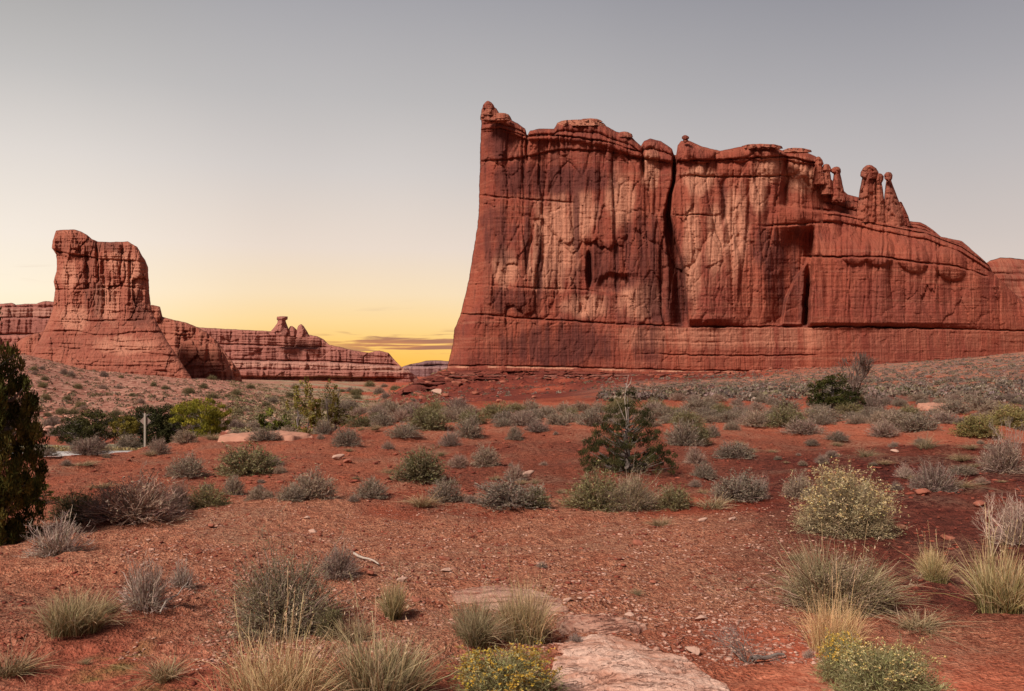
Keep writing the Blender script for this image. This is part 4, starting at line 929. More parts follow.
leafy_tree('juniper_tree', 'open dark juniper with bleached dead twigs at its top, alone mid slope', 'tree', 627, 474, 98, 88, 7, 260, [(.065, .068, .028), (.09, .085, .034), (.048, .05, .022)], 105, shape='cone', leaf=.026, asp=.22, clump_r=.050, zlo=.03, off=.3, up=1.8,
           dead=[(((0, 0, .6), (-.05, -.02, .85), (-.01, -.03, 1.02), (.03, 0, 1.13)), .0065), (((0, 0, .55), (-.14, -.1, .72), (-.24, -.15, .84)), .005), (((-.01, -.03, .98), (.07, 0, 1.03), (.10, .02, 1.10)), .006), (((.1, -.1, .4), (.3, -.2, .6), (.42, -.2, .70)), .006)])
leafy_tree('juniper_tree', 'small dark juniper bush hugging the foot of the bare dead tree', 'tree', 832, 411, 42, 36, 12, 90, [(.06, .065, .018), (.05, .05, .016), (.035, .04, .014)], 70, shape='round', leaf=.06, clump_r=.12, off=0)
leafy_tree('juniper_tree', 'low dark juniper lobe between the round juniper bush and the dead tree', 'tree', 852, 412, 30, 24, 13, 50, JUN, 70, shape='round', leaf=.07, clump_r=.13, off=0)
leafy_tree('round_bush', 'round dark green bush alone on the grey scrub plain', 'shrub', 953, 397, 18, 17, 14, 50, [(.035, .05, .022), (.05, .062, .028)], 60, shape='round', leaf=.08, clump_r=.14, pt=110)
leafy_tree('round_bush', 'tiny dark bush at the foot of the butte near the right edge', 'shrub', 998, 366, 11, 9, 15, 30, [(.03, .034, .018)], 50, shape='round', leaf=.1, clump_r=.16, pt=330)
leafy_tree('round_bush', 'tiny dark bush under the butte, left of the similar one by the edge', 'shrub', 921, 369.5, 10, 6, 16, 30, [(.06, .045, .032)], 50, shape='round', leaf=.1, clump_r=.16, pt=330)
YG = [(.19, .17, .04), (.24, .21, .05), (.14, .13, .03), (.26, .20, .06)]
leafy_tree('roadside_tree', 'bright yellow green bushy tree right of the road sign', 'tree', 202, 438, 54, 39, 21, 190, [(.25, .235, .035), (.31, .28, .045), (.17, .17, .03)], 90, shape='fan', leaf=.04, asp=.3, clump_r=.075, pt=62, stems=7, mat='leaf', up=1.4)
leafy_tree('roadside_tree', 'slender olive green tree standing beyond the pale slickrock hump', 'tree', 302, 420, 32, 42, 22, 46, YG, 46, shape='fan', leaf=.032, clump_r=.09, pt=58, stems=3, mat='leaf')
leafy_tree('roadside_tree', 'thinner olive green tree, right of the two beyond the slickrock hump', 'tree', 332, 419, 24, 42, 23, 34, YG, 46, shape='fan', leaf=.032, clump_r=.10, pt=60, stems=2, mat='leaf', trunk_c='bark')
leafy_tree('roadside_tree', 'small leaning olive tree between the two slender trees', 'tree', 316, 421, 16, 22, 24, 26, YG, 46, shape='fan', leaf=.06, clump_r=.13, pt=56, stems=2, mat='leaf')
DG = [(.050, .055, .024), (.07, .07, .03), (.038, .042, .02)]
leafy_tree('roadside_tree', 'dark green thicket tree left of the road sign, leftmost of the thicket', 'tree', 74, 440, 38, 24, 25, 80, DG, 70, shape='round', leaf=.06, clump_r=.12, pt=64)
leafy_tree('roadside_tree', 'largest dark olive thicket tree left of the road sign', 'tree', 97, 440, 52, 32, 26, 130, [(.065, .068, .026), (.085, .08, .03), (.05, .05, .024)], 70, shape='round', leaf=.05, clump_r=.11, pt=66)
leafy_tree('roadside_tree', 'yellowing small tree just left of the road sign', 'tree', 124, 439, 28, 22, 27, 60, [(.16, .13, .03), (.19, .17, .04), (.12, .11, .03)], 70, shape='fan', leaf=.06, clump_r=.12, pt=63, stems=4, mat='leaf')
leafy_tree('roadside_tree', 'dark green thicket tree directly behind the road sign', 'tree', 147, 438, 50, 32, 28, 140, DG, 70, shape='round', leaf=.05, clump_r=.12, pt=70)
leafy_tree('roadside_tree', 'dark green thicket tree between the road sign and the yellow green tree', 'tree', 172, 437, 40, 30, 29, 100, DG, 70, shape='round', leaf=.06, clump_r=.12, pt=70)
leafy_tree('roadside_tree', 'low olive bush left of the slender olive trees', 'tree', 276, 420, 34, 11, 30, 40, [(.13, .14, .03), (.09, .10, .03)], 50, shape='round', leaf=.1, clump_r=.15, pt=62, mat='leaf')
leafy_tree('roadside_tree', 'low yellowish bush right of the slender olive trees', 'tree', 350, 420, 40, 12, 31, 40, [(.15, .14, .05), (.12, .10, .04)], 50, shape='round', leaf=.1, clump_r=.15, pt=60, mat='leaf')
leafy_tree('green_bush', 'small bright green bush at the foot of the left edge juniper', 'shrub', 38, 505, 34, 22, 32, 50, [(.07, .085, .02), (.10, .11, .03)], 80, shape='round', leaf=.07, clump_r=.13)

rng = np.random.default_rng(31)
g = branch_geo(3, 8, ln=.22, rad=.045, spread=.32, up=.2, col=((.13, .10, .09), (.18, .145, .125)), shrink=.84)
g2 = branch_geo(5, 8, start=((0, 0, .08), (-.35, .05, 1)), ln=.18, rad=.03, spread=.40, up=.16, col=((.17, .135, .12),), shrink=.84)
gv = np.vstack([g[0], g2[0]]); gv[:, :2] -= 0; sx = np.abs(gv[:, 0]).max(); gv = gv / np.array([sx * 2, sx * 2, gv[:, 2].max()])
me = mesh('dead_tree', gv, [np.concatenate([g[1][0], g2[1][0] + len(g[0])])], False, None, np.vstack([g[2], g2[2]])); me.materials.append(M['leaf'])
x, y, z = pick(857, 411)
o = link('dead_tree', me); o.location = (x, y, z - .05); o.scale = (52 * y / F, 52 * y / F, EYE + (HY - 349) / F * y - z)
tag(o, 'leafless grey dead tree rising from the scrub at right', 'dead tree')

# ------------------------------------------------------------------ shrubs and grasses, each where the photograph has it
G, GG = 'shrubs dotted over the red ground', 'grass tufts on the red ground'
PLANTS = [
 # left slope
 ('bare', 57, 556, 62, 44, 'pale leafless shrub in front of the left edge juniper', G), ('green', 76, 524, 50, 32, 'green grey shrub right behind the pale leafless one by the juniper', G),
 ('brown', 136, 527, 92, 50, 'broad brownish twiggy shrub, largest of the row on the left slope', G), ('bare', 106, 520, 44, 34, 'twiggy pale shrub on the left side of the broad brownish one', G), ('brown', 178, 510, 30, 34, 'tall brown twiggy shrub on the right shoulder of the broad brownish one', G),
 ('green', 207, 507, 48, 26, 'green tinged low shrub at the right end of the left slope row', G), ('grey', 234, 495, 22, 24, 'dark upright little shrub above the right end of the left slope row', G), ('grey', 186, 479, 40, 24, 'dark grey round shrub alone on the open red slope at left', G),
 ('tuft', 102, 490, 22, 9, 'flat brown tuft on the open red slope below the road', GG), ('tuft', 82, 470, 24, 6, 'faint straw tuft on the red slope just below the road', GG),
 ('brown', 88, 456, 42, 20, 'brown shrub breaking the line of the road at left', G), ('grey', 42, 458, 34, 12, 'low grey shrub at the road edge beside the left juniper', G), ('grey', 128, 448, 26, 15, 'grey shrub at the foot of the yellowing roadside tree', G),
 ('brown', 158, 455, 26, 18, 'brown grey shrub just right of the road sign post', G), ('tuft', 150, 458, 12, 7, 'small pale tuft at the foot of the shrub by the road sign', GG), ('grey', 185, 444, 26, 15, 'grey shrub under the bright yellow green tree', G), ('tuft', 168, 441, 22, 9, 'pale grassy tuft on the crest between sign and yellow green tree', GG), ('tuft', 213, 440, 18, 8, 'pale straw tuft left of the slickrock hump', GG),
 ('green', 248, 476, 60, 34, 'dark green rounded shrub on the slope under the slickrock hump', G), ('brown', 272, 467, 22, 12, 'dark twiggy shrub at the right side of the green one under the slickrock', G), ('grey', 259, 500, 28, 15, 'grey shrub below the dark green shrub of the left slope', G),
 ('grey', 312, 500, 46, 30, 'tall grey shrub at the upper edge of the bare bench, left of centre', G), ('grey', 292, 501, 34, 17, 'low pale grey shrub touching the tall grey one on the bench edge', G), ('grey', 372, 500, 34, 21, 'grey shrub on the bench edge midway between tall grey and green topped ones', G),
 ('grey', 264, 441, 34, 14, 'grey shrub in front of the slickrock hump, left end', G), ('grey', 287, 437, 26, 13, 'grey shrub in front of the slickrock hump, right end', G),
 ('grey', 324, 434, 20, 16, 'small dark shrub at the right tip of the slickrock hump', G), ('grey', 346, 447, 30, 22, 'dark grey round shrub right of the slickrock hump, nearest the viewer', G),
 # centre slope
 ('grey', 338, 425, 18, 14, 'little grey shrub behind the round shrub by the slickrock', G), ('green', 361, 427, 30, 15, 'greenish low shrub on the crest right of the slickrock', G), ('grey', 384, 426, 28, 16, 'grey shrub on the crest left of the dense pair', G), ('tuft', 374, 432, 14, 8, 'small tuft on the crest below the grey crest shrubs', GG),
 ('grey', 404, 441, 34, 16, 'wide grey shrub on bare red soil below the crest, centre left', G), ('brown', 388, 449, 14, 9, 'tiny brown shrub left below the wide grey one on red soil', G), ('brown', 400, 423, 24, 14, 'brown crest shrub with a lighter neighbour, centre left', G), ('green', 426, 430, 46, 24, 'big green grey shrub on the crest, centre left', G),
 ('grey', 447, 422, 24, 16, 'grey shrub on the crest behind the big green grey one', G), ('grey', 469, 439, 30, 26, 'tall dark grey shrub below the crest near the butte left end', G), ('brown', 450, 447, 24, 16, 'brown shrub with a sandy mound at its foot, centre left', G), ('brown', 459, 469, 24, 14, 'flat brown shrub on the mid slope left of the dark shaded one', G),
 ('grey', 485, 467, 30, 26, 'grey shrub with deep shade on its right side, mid slope', G), ('green', 497, 419, 34, 18, 'bright green topped shrub on the crest below the butte', G), ('green', 420, 484, 54, 34, 'green topped round shrub, largest on the centre slope', G), ('tuft', 422, 510, 34, 20, 'pale low straw tuft below the green topped round shrub', GG),
 ('grey', 445, 503, 38, 26, 'silver grey shrub at the right side of the pale straw tuft', G), ('tuft', 386, 473, 10, 9, 'tiny dry tuft left of the green topped round shrub', GG), ('grey', 511, 509, 76, 28, 'wide low grey shrub at the bench edge, centre', G), ('green', 536, 509, 30, 20, 'greener shrub merging into the right end of the wide low grey one', G), ('brown', 515, 481, 24, 18, 'dark brown shrub beside a pale stone, mid slope', G),
 ('grey', 505, 423, 30, 16, 'grey crest shrub just right of the bright green topped one', G), ('grey', 530, 422, 30, 15, 'second grey crest shrub right of the bright green topped one', G), ('grey', 557, 425, 26, 15, 'dark grey crest shrub between butte cleft and bright green topped shrub', G), ('grey', 515, 441, 18, 15, 'small upright grey shrub below the crest, left of the flat one', G), ('brown', 537, 434, 28, 12, 'flat brown shrub below the crest left of the open juniper', G),
 ('grey', 594, 426, 36, 22, 'grey shrub behind the left side of the open juniper', G),
 ('grey', 662, 420, 26, 14, 'grey crest shrub behind the right side of the open juniper', G), ('grey', 683, 421, 30, 14, 'next grey crest shrub right of the open juniper', G), ('grey', 682, 446, 38, 28, 'purplish grey shrub right of the open juniper, the bigger of a pair', G), ('green', 696, 445, 30, 26, 'greenish shrub at the right side of the purplish grey one', G), ('grey', 712, 438, 18, 14, 'dark little shrub right of the greenish one by the juniper', G), ('grey', 732, 431, 18, 11, 'small grey shrub on the sand, right of the dark little one', G),
 ('brown', 695, 464, 22, 20, 'brownish upright shrub close right of the open juniper', G), ('grey', 704, 479, 26, 17, 'grey shrub on dark soil right below the open juniper', G), ('grey', 734, 459, 42, 20, 'pale grey dome shrub on dark soil, right of the open juniper', G),
 ('green', 597, 510, 64, 40, 'big green grey shrub below the open juniper, left half of a clump', G), ('near', 627, 511, 60, 38, 'yellowish green shrub below the open juniper, right half of a clump', G), ('tuft', 575, 507, 28, 24, 'pale dry twigs at the left end of the clump below the juniper', GG), ('green', 673, 511, 38, 25, 'pale green shrub right of the clump below the juniper', G),
 ('grey', 737, 503, 58, 30, 'dark grey round shrub at the bench edge right of centre', G), ('tuft', 708, 511, 34, 18, 'pale straw tuft at the left foot of the dark round bench shrub', GG), ('bare', 760, 500, 22, 26, 'pale twiggy shrub at the right side of the dark round bench shrub', G),
 # right slope
 ('grey', 757, 429, 30, 18, 'grey shrub left of the greenish one, on the crest right of centre', G), ('green', 786, 428, 42, 23, 'yellowish green crest shrub left of the dead tree', G), ('brown', 803, 436, 44, 17, 'long brown grey shrub in front of the yellowish green crest shrub', G), ('grey', 823, 423, 46, 17, 'grey shrub directly below the small dark juniper bush', G), ('grey', 838, 444, 24, 10, 'flat grey shrub on bare red soil below the dead tree', G), ('brown', 872, 411, 26, 18, 'reddish brown shrub right beside the dead tree trunk', G),
 ('brown', 883, 438, 32, 18, 'brown shrub at the left front of the big grey cluster right of the dead tree', G), ('grey', 897, 431, 40, 22, 'middle grey shrub of the big cluster right of the dead tree', G), ('grey', 919, 432, 40, 22, 'right hand grey shrub of the big cluster right of the dead tree', G), ('brown', 945, 424, 36, 14, 'brown shrub in front of the rounded tan boulder', G), ('tuft', 925, 452, 20, 17, 'thin greenish tuft below the big grey cluster', GG),
 ('olive', 978, 439, 46, 24, 'olive green shrub near the right edge, nearer of two', G), ('olive', 1009, 427, 52, 24, 'olive green shrub cut by the right edge, farther of two', G), ('brown', 1003, 474, 46, 38, 'dark grey brown dome shrub by the right edge behind a white twig', G), ('brown', 934, 490, 48, 34, 'brown grey round shrub right of the big flowering one', G), ('grey', 962, 475, 30, 10, 'low grey shrub right behind the brown grey round one', G), ('tuft', 955, 490, 40, 14, 'flat dry tuft at the right foot of the brown grey round shrub', GG), ('grey', 797, 499, 32, 28, 'grey green shrub touching the left side of the big flowering one', G),
 ('tuft', 962, 462, 22, 10, 'brown tuft on dark soil left of the right edge dome shrub', GG), ('bare', 905, 480, 20, 16, 'pale bare shrub behind the right side of the big flowering one', G),
 ('bare', 1017, 548, 50, 50, 'pale bare shrub cut by the right edge above the tall grass', G),
 # foreground
 ('bare', 146, 617, 52, 56, 'upright leafless grey shrub in the left foreground, larger of a pair', G), ('bare', 182, 589, 30, 32, 'small leafless grey shrub behind the larger leafless one', G), ('clump', 73, 645, 70, 46, 'round grassy tussock in the lower left foreground', GG), ('tuft', 8, 684, 60, 40, 'dry grey tuft in the bottom left corner', GG), ('tuft', 165, 684, 48, 36, 'thin brown tuft on mossy soil at bottom left', GG),
 ('near', 284, 640, 112, 78, 'large dark leafy shrub in the left centre foreground', G), ('green', 330, 640, 30, 34, 'small green shrub at the right skirt of the large dark leafy one', G), ('brown', 338, 582, 44, 36, 'brown shrub with a green skirt beside a fallen pale stick', G), ('grass', 393, 624, 34, 44, 'upright yellowish bunch of grass in the centre foreground', GG),
 ('clump', 472, 658, 56, 58, 'drooping grass tuft on the edge of the dark gully', GG), ('clump', 527, 646, 64, 76, 'wispy grass tuft on pale broken rock, above the slab', GG), ('clump', 388, 724, 116, 106, 'big grey green grass clump at the bottom edge, left of the yellow flowers', GG), ('straw', 268, 732, 106, 108, 'golden straw grass at the bottom edge left of the big grass clump', GG), ('tuft', 352, 646, 40, 40, 'sparse brown dry tuft behind the big bottom grass clump', GG),
 ('twigs', 747, 668, 62, 44, 'grey bare twigs lying low right of the pale slab', G), ('near', 836, 616, 112, 50, 'wide grey green shrub mixed with straw in the right foreground', G), ('clump', 842, 618, 96, 84, 'straw grass growing through the wide shrub of the right foreground', GG), ('grass', 936, 583, 38, 42, 'small upright grass tuft between wide shrub and tall right grass', GG), ('grass', 1000, 616, 76, 84, 'tall yellow bunch of grass at the right edge', GG),
 ('spray', 992, 560, 36, 56, 'pale dead stalks above the tall yellow grass', GG), ('straw', 830, 652, 44, 66, 'bleached standing straw in front of the wide right shrub', GG), ('tuft', 920, 634, 56, 16, 'flat mossy tuft on smooth sand at right', GG), ('spray', 1016, 472, 26, 46, 'white forked dead twig in front of the right edge dome shrub', GG), ('tuft', 660, 527, 24, 12, 'tiny pale dead sprig on the gravel bench', GG),
]
for k, px, py, w, h, label, grp in PLANTS:
    plant(k, px, py, w, h, label, grp)
plant('rabbit', 846, 538, 92, 66, 'big rounded shrub covered in pale yellow flower heads', None, 'pale')
plant('yellow', 507, 716, 116, 62, 'bright yellow flowering shrub at the bottom edge', None, 'yellow')
plant('yellow', 888, 722, 118, 72, 'pale cream flowering shrub at the bottom edge, right', None, 'cream')
plant('yellow', 842, 686, 52, 50, 'small rusty yellow flowering shrub in front of the wide right shrub', None, 'yellow')

def scatter(n, reg, kinds, w, label, grp, hr=(.45, .7), tries=12, mind=9.0, taken=None):
    done = taken if taken is not None else []; c = 0
    for _ in range(n * tries):
        if c >= n: break
        px = rnd.uniform(reg[0], reg[2]); py = rnd.uniform(reg[1], reg[3])
        ww = rnd.uniform(*w)
        if any(abs(px - a) < (ww + b) * .34 and abs(py - d) < mind * .3 for a, d, b in done): continue
        x, y, z = pick(px, py)
        done.append((px, py, ww)); c += 1
        plant(rnd.choice(kinds), px, py, ww, ww * rnd.uniform(*hr), label, grp)
ROW = [(p[1], p[2], p[3]) for p in PLANTS]
scatter(84, (452, 411, 1040, 427), ['grey', 'grey', 'grey', 'brown', 'green'], (16, 36), 'low dry shrub in the dense row along the crest below the great butte', 'shrubs in the dense crest row', (.38, .54), taken=ROW)
scatter(40, (650, 401, 1040, 409), ['grey', 'grey', 'brown'], (10, 20), 'small grey brown shrub in the far rows on the plain behind the crest', 'shrubs of the far rows', (.4, .55), taken=ROW)
scatter(16, (330, 410, 470, 424), ['grey', 'green', 'brown'], (18, 28), 'low dry shrub in the short crest row right of the slender olive trees', 'shrubs in the short crest row', (.45, .65), taken=ROW)
scatter(30, (60, 425, 800, 470), ['tuft', 'brown', 'grey'], (5, 12), 'tiny dry plant high on the open red slope', 'tiny shrubs high on the slope', (.45, .8), taken=ROW)
scatter(26, (180, 470, 760, 505), ['tuft', 'brown', 'grey'], (7, 15), 'tiny dry plant on the open red slope', 'tiny shrubs on the open slope', (.45, .8), taken=ROW)
scatter(26, (740, 440, 1024, 500), ['tuft', 'brown', 'grey'], (8, 18), 'tiny dry plant on the dark soil at right', 'tiny shrubs on the dark soil', (.4, .7), taken=ROW)
scatter(16, (60, 560, 1000, 690), ['tuft', 'tuft', 'bare'], (10, 22), 'tiny dry sprig in the foreground soil', 'tiny sprigs in the foreground', (.5, .9), taken=ROW)
scatter(46, (20, 368, 240, 424), ['green', 'green', 'brown'], (6, 15), 'small dark shrub on the stony slope below the lone monolith', 'shrubs on the stony slope', (.5, .7), taken=ROW)
scatter(14, (40, 424, 320, 440), ['grey', 'brown', 'green'], (16, 30), 'low dry shrub in the hollow between the road and the red slope', 'shrubs in the road hollow', (.4, .6), taken=ROW)
scatter(22, (235, 386, 420, 412), ['green', 'grey', 'brown'], (7, 14), 'small shrub on the flat between the far mesa and the slender trees', 'shrubs on the far flat', (.4, .6), taken=ROW)

# ------------------------------------------------------------------ ground cover that cannot be counted
def low_scrub(name, n, sample, size, cols, seed, blades=28):
    r_ = np.random.default_rng(seed); global rng; rng = r_
    pts = []
    while len(pts) < n:
        px, yy = sample(r_); x = (px - CX) / F * yy; pts.append((x, yy))
    P = np.array(pts); Z = height(P[:, 0], P[:, 1]); sz = r_.uniform(*size, n) * np.clip(P[:, 1] / 140, .8, 1.8)
    d = dome_dirs(n * blades, 0.0); i = np.repeat(np.arange(n), blades)
    cc = pal(n, cols, .2)
    Q = np.column_stack([P, Z])[i] + d * np.array([.5, .5, .5]) * sz[i][:, None]
    f = flecks(Q, .22, .7, d, np.clip(cc[i] * r_.uniform(.75, 1.25, (len(i), 1)), .01, .9))
    V = f[0].reshape(-1, 4, 3); c0 = V.mean(1, keepdims=True); V = c0 + (V - c0) * (sz[i] / .85)[:, None, None]
    me = mesh(name, V.reshape(-1, 3), [f[1]], False, None, f[2]); me.materials.append(M['leaf'])
    return tag(link(name, me), kind='stuff')
GRY = [(.22, .18, .155), (.17, .135, .115), (.28, .225, .19), (.20, .175, .12)]
low_scrub('scrub_plain', 5600, lambda r: (r.uniform(600, 1120), math.exp(r.uniform(math.log(36), math.log(440)))), (.3, .75), GRY, 1)
low_scrub('scrub_slope', 2600, lambda r: (r.uniform(-60, 300), math.exp(r.uniform(math.log(95), math.log(560)))), (.45, 1.0), [(.18, .15, .095), (.24, .19, .14), (.15, .125, .075)], 2)
low_scrub('scrub_flat', 2600, lambda r: (r.uniform(230, 450), math.exp(r.uniform(math.log(70), math.log(700)))), (.5, 1.2), [(.26, .235, .15), (.30, .25, .17), (.20, .19, .10)], 3)
low_scrub('verge_grass', 1500, lambda r: (lambda p: (p, float(ROAD((p - CX) / F * 48)) + r.uniform(2.8, 12)))(r.uniform(-60, 260)), (.3, .6), [(.42, .33, .17), (.32, .27, .14), (.22, .19, .12)], 4, 18)
low_scrub('talus_scrub', 300, lambda r: (r.uniform(420, 760), r.uniform(260, 420)), (.5, 1.0), GRY, 5)

# ------------------------------------------------------------------ stones
ICO = None
def ico():
    global ICO
    if ICO is None:
        import bmesh
        b = bmesh.new(); bmesh.ops.create_icosphere(b, subdivisions=3, radius=1.0)
        v = np.array([p.co[:] for p in b.verts]); f = np.array([[q.index for q in p.verts] for p in b.faces]); b.free(); 
        b = bmesh.new(); bmesh.ops.create_icosphere(b, subdivisions=1, radius=1.0)
        v1 = np.array([p.co[:] for p in b.verts]); f1 = np.array([[q.index for q in p.verts] for p in b.faces]); b.free()
        ICO = (v, f, v1, f1)
    return ICO
def stone_verts(v, seed, flat=.55, cut=9):
    r_ = np.random.default_rng(seed); p = v.copy()
    for _ in range(cut):                                           # facets knocked off a rounded block
        n = unit(r_.normal(size=3)); d = r_.uniform(.35, .75); k = p @ n; p = p - np.maximum(k - d, 0)[:, None] * n
    p = p * (1 + .10 * fbm(v[:, 0] * 1.5 + seed, v[:, 1] * 1.5, v[:, 2] * 1.5, 3)[:, None])
    return p * [1, r_.uniform(.65, .95), flat * r_.uniform(.8, 1.2)]
M['clod'] = stone_mat('red_clod', (.13, .030, .020), (.29, .078, .047)); STONES = {}
for kk in ('red', 'pale'):
    STONES[kk] = []
    for i in range(4):
        me = mesh('stone', stone_verts(ico()[0], i + (0 if kk == 'red' else 20)) * .5, [ico()[1]], i % 2 == 0); me.materials.append(M['stone_' + kk]); STONES[kk].append(me)
def stone(kk, px, py, w, label, name='stone', hs=1.0, grp=None):
    x, y, z = pick(px, py); s = w * y / F
    o = bpy.data.objects.new(name, rnd.choice(STONES[kk])); C.objects.link(o)
    o.location = (x, y + s * .3, float(height(x, y + s * .3)) + s * .10 * hs); o.scale = (s, s, s * hs); o.rotation_euler = (R(rnd.uniform(-9, 9)), R(rnd.uniform(-9, 9)), rnd.uniform(-.5, .5))
    tag(o, label, 'stone', grp)
for a in [('red', 443, 561, 16, 'orange red stone alone on the bench, centre foreground'), ('pale', 402, 582, 14, 'pale rounded stone just above the yellowish bunch of grass'), ('pale', 446, 573, 13, 'flat whitish stone right below the orange red one'), ('red', 415, 602, 16, 'pinkish stone right of the yellowish bunch of grass'),
          ('red', 369, 576, 14, 'red flat stone at the right side of the brown shrub with stick'), ('pale', 630, 616, 12, 'grey rounded stone above the pale slab'), ('pale', 646, 620, 7, 'small whitish stone right of the grey one above the slab'), ('red', 655, 584, 11, 'orange stone on the gravel patch above the slab'),
          ('pale', 704, 522, 12, 'flat tan stone near the dead sprig on the bench'), ('pale', 733, 521, 12, 'whitish flat stone below the dark round bench shrub'), ('pale', 701, 622, 15, 'pinkish long stone right above the slab'), ('pale', 695, 655, 22, 'flat tan stone at the right shoulder of the slab'), ('pale', 528, 477, 18, 'pale block beside the dark brown shrub of the mid slope'),
          ('pale', 338, 461, 15, 'tan leaning block on the centre left slope'), ('red', 348, 463, 12, 'dark red block leaning behind the tan one on the slope'), ('red', 640, 546, 14, 'flat red stone in the middle of the bench'), ('pale', 896, 452, 9, 'small tan stone on dark soil below the big grey cluster'), ('red', 950, 540, 17, 'flat red stone left of the tall dead stalks'),
          ('red', 928, 496, 20, 'tan red flat stone at the foot of the brown grey round shrub'), ('red', 905, 530, 16, 'red stone right of the big flowering shrub'), ('red', 985, 508, 18, 'orange flat stone near the right edge'), ('pale', 315, 427, 9, 'white stone at the right tip of the slickrock hump'), ('pale', 520, 620, 14, 'pink stone between the two grass tufts above the gully'),
          ('pale', 568, 604, 11, 'pale pink stone right of the wispy grass tuft'), ('pale', 580, 601, 7, 'smaller pale pebble beside the pale pink stone'), ('red', 210, 528, 12, 'flat reddish stone on the left bench'), ('pale', 148, 543, 6, 'little white stone on the left bench'), ('pale', 306, 520, 8, 'pale stone on the bench below the tall grey shrub'), ('pale', 312, 533, 10, 'whitish stone cluster piece left of the brown shrub with stick'),
          ('red', 494, 411, 12, 'red boulder on the crest below the bright green topped shrub')]:
    stone(*a)
for px, py, w in ((500, 402, 9), (445, 398, 12), (437, 394, 16), (462, 400, 10), (423, 400, 9), (410, 404, 10), (475, 395, 9), (455, 388, 14), (448, 382, 12), (464, 384, 9), (535, 398, 7), (430, 389, 13), (416, 396, 12), (441, 378, 12), (399, 405, 8), (452, 376, 9)):
    stone('red' if px != 437 else 'pale', px, py, w, 'red boulder tumbled on the talus mound at the left foot of the butte', 'boulder', 1.2, 'boulders on the talus')
def gravel(name, n, sample, size, seed, mat):
    r_ = np.random.default_rng(seed); v, f = ico()[2], ico()[3]
    v, f = ico()[0], ico()[1]
    import bmesh
    var = np.stack([stone_verts(ico()[2], 100 + i, .42, 5) * [1.25, .9, 1] for i in range(12)]); v, f = ico()[2], ico()[3]
    pts = np.array([sample(r_) for _ in range(n)]); x = (pts[:, 0] - CX) / F * pts[:, 1]; y = pts[:, 1]
    s = r_.uniform(0, 1, n) ** 3 * (size[1] - size[0]) + size[0]; a = r_.uniform(0, 6.28, n)
    q = var[r_.integers(0, 12, n)] * s[:, None, None]
    X = q[..., 0] * np.cos(a)[:, None] - q[..., 1] * np.sin(a)[:, None] + x[:, None]; Y = q[..., 0] * np.sin(a)[:, None] + q[..., 1] * np.cos(a)[:, None] + y[:, None]
    Z = q[..., 2] + (height(x, y) + s * .12)[:, None]
    V = np.stack([X, Y, Z], -1).reshape(-1, 3); Fc = (f[None] + (np.arange(n) * len(v))[:, None, None]).reshape(-1, 3)
    me = mesh(name, V, [Fc]); me.materials.append(M[mat]); tag(link(name, me), kind='stuff')
def dense(r_, x0, x1, y0, y1, thr):
    while True:
        px, y = r_.uniform(x0, x1), 1 / r_.uniform(1 / y1, 1 / y0); x = (px - CX) / F * y
        if float(perlin(x / .9, y / .9, 50.0)) * .6 + float(perlin(x / .3, y / .3, 51.0)) * .5 > r_.uniform(thr - .35, thr + .25): return px, y
gravel('gravel', 16000, lambda r: dense(r, 120, 860, 4.9, 11.2, .05), (.003, .022), 1, 'gravel')
gravel('slope_gravel', 5200, lambda r: dense(r, -40, 1070, 6.6, 24, .1), (.005, .032), 2, 'clod')
gravel('crest_clods', 3600, lambda r: dense(r, 0, 1070, 11, 40, .1), (.012, .06), 9, 'clod')
gravel('near_clods', 2600, lambda r: dense(r, -40, 700, 4.2, 7, .25), (.004, .022), 8, 'clod')
gravel('pale_gravel', 900, lambda r: dense(r, 600, 790, 5.6, 8.6, -.1), (.003, .014), 3, 'stone_pale')
gravel('scree', 3800, lambda r: (r.uniform(-60, 280), math.exp(r.uniform(math.log(90), math.log(560)))), (.15, .9), 4, 'scree')
gravel('foot_rubble', 420, lambda r: (r.uniform(440, 830), r.uniform(404, 420)), (.4, 2.2), 7, 'stone_red')
gravel('talus', 2600, lambda r: (r.uniform(385, 760), math.exp(r.uniform(math.log(280), math.log(445)))), (.15, .9), 5, 'clod')
gravel('plain_rubble', 500, lambda r: (r.uniform(700, 1100), math.exp(r.uniform(math.log(100), math.log(430)))), (.15, .7), 6, 'stone_red')

# ------------------------------------------------------------------ bedrock showing through the soil
M['shelf'] = None
def slick(name, a, b, d):
    m, T = newmat(name); pos = T.n('ShaderNodeNewGeometry').outputs['Position']
    n1 = T.noise(T.mapping(pos, (2.5, 7, 9)), 1, 6, .68, .6); n2 = T.noise(pos, 24, 6, .72); n3 = T.noise(T.mapping(pos, (1.5, 5, 9)), 1, 5, .62, .9)
    crack = T.smooth(T.math('ABSOLUTE', T.math('SUBTRACT', n3, .5)), .0, .014)
    c = T.mix(T.smooth(n1, .36, .62), (*a, 1), (*b, 1)); c = T.mix(T.math('MULTIPLY', T.smooth(n2, .46, .32), .5), c, (*d, 1))
    c = T.mix(T.math('MULTIPLY', T.math('SUBTRACT', 1.0, crack), .55), c, (*d, 1))
    finish(T, c, .92, T.math('ADD', T.math('MULTIPLY', n1, .8), T.math('ADD', T.math('MULTIPLY', n2, .6), T.math('MULTIPLY', crack, .35))), 1.0, .05, .1); return m
M['slick'] = slick('pale_slickrock', (.54, .26, .175), (.78, .50, .38), (.36, .12, .072)); M['shelf'] = slick('pink_bedrock', (.36, .145, .095), (.58, .34, .25), (.24, .07, .043))
M['hump'] = stone_mat('tan_slickrock', (.32, .125, .08), (.48, .25, .17), 5)
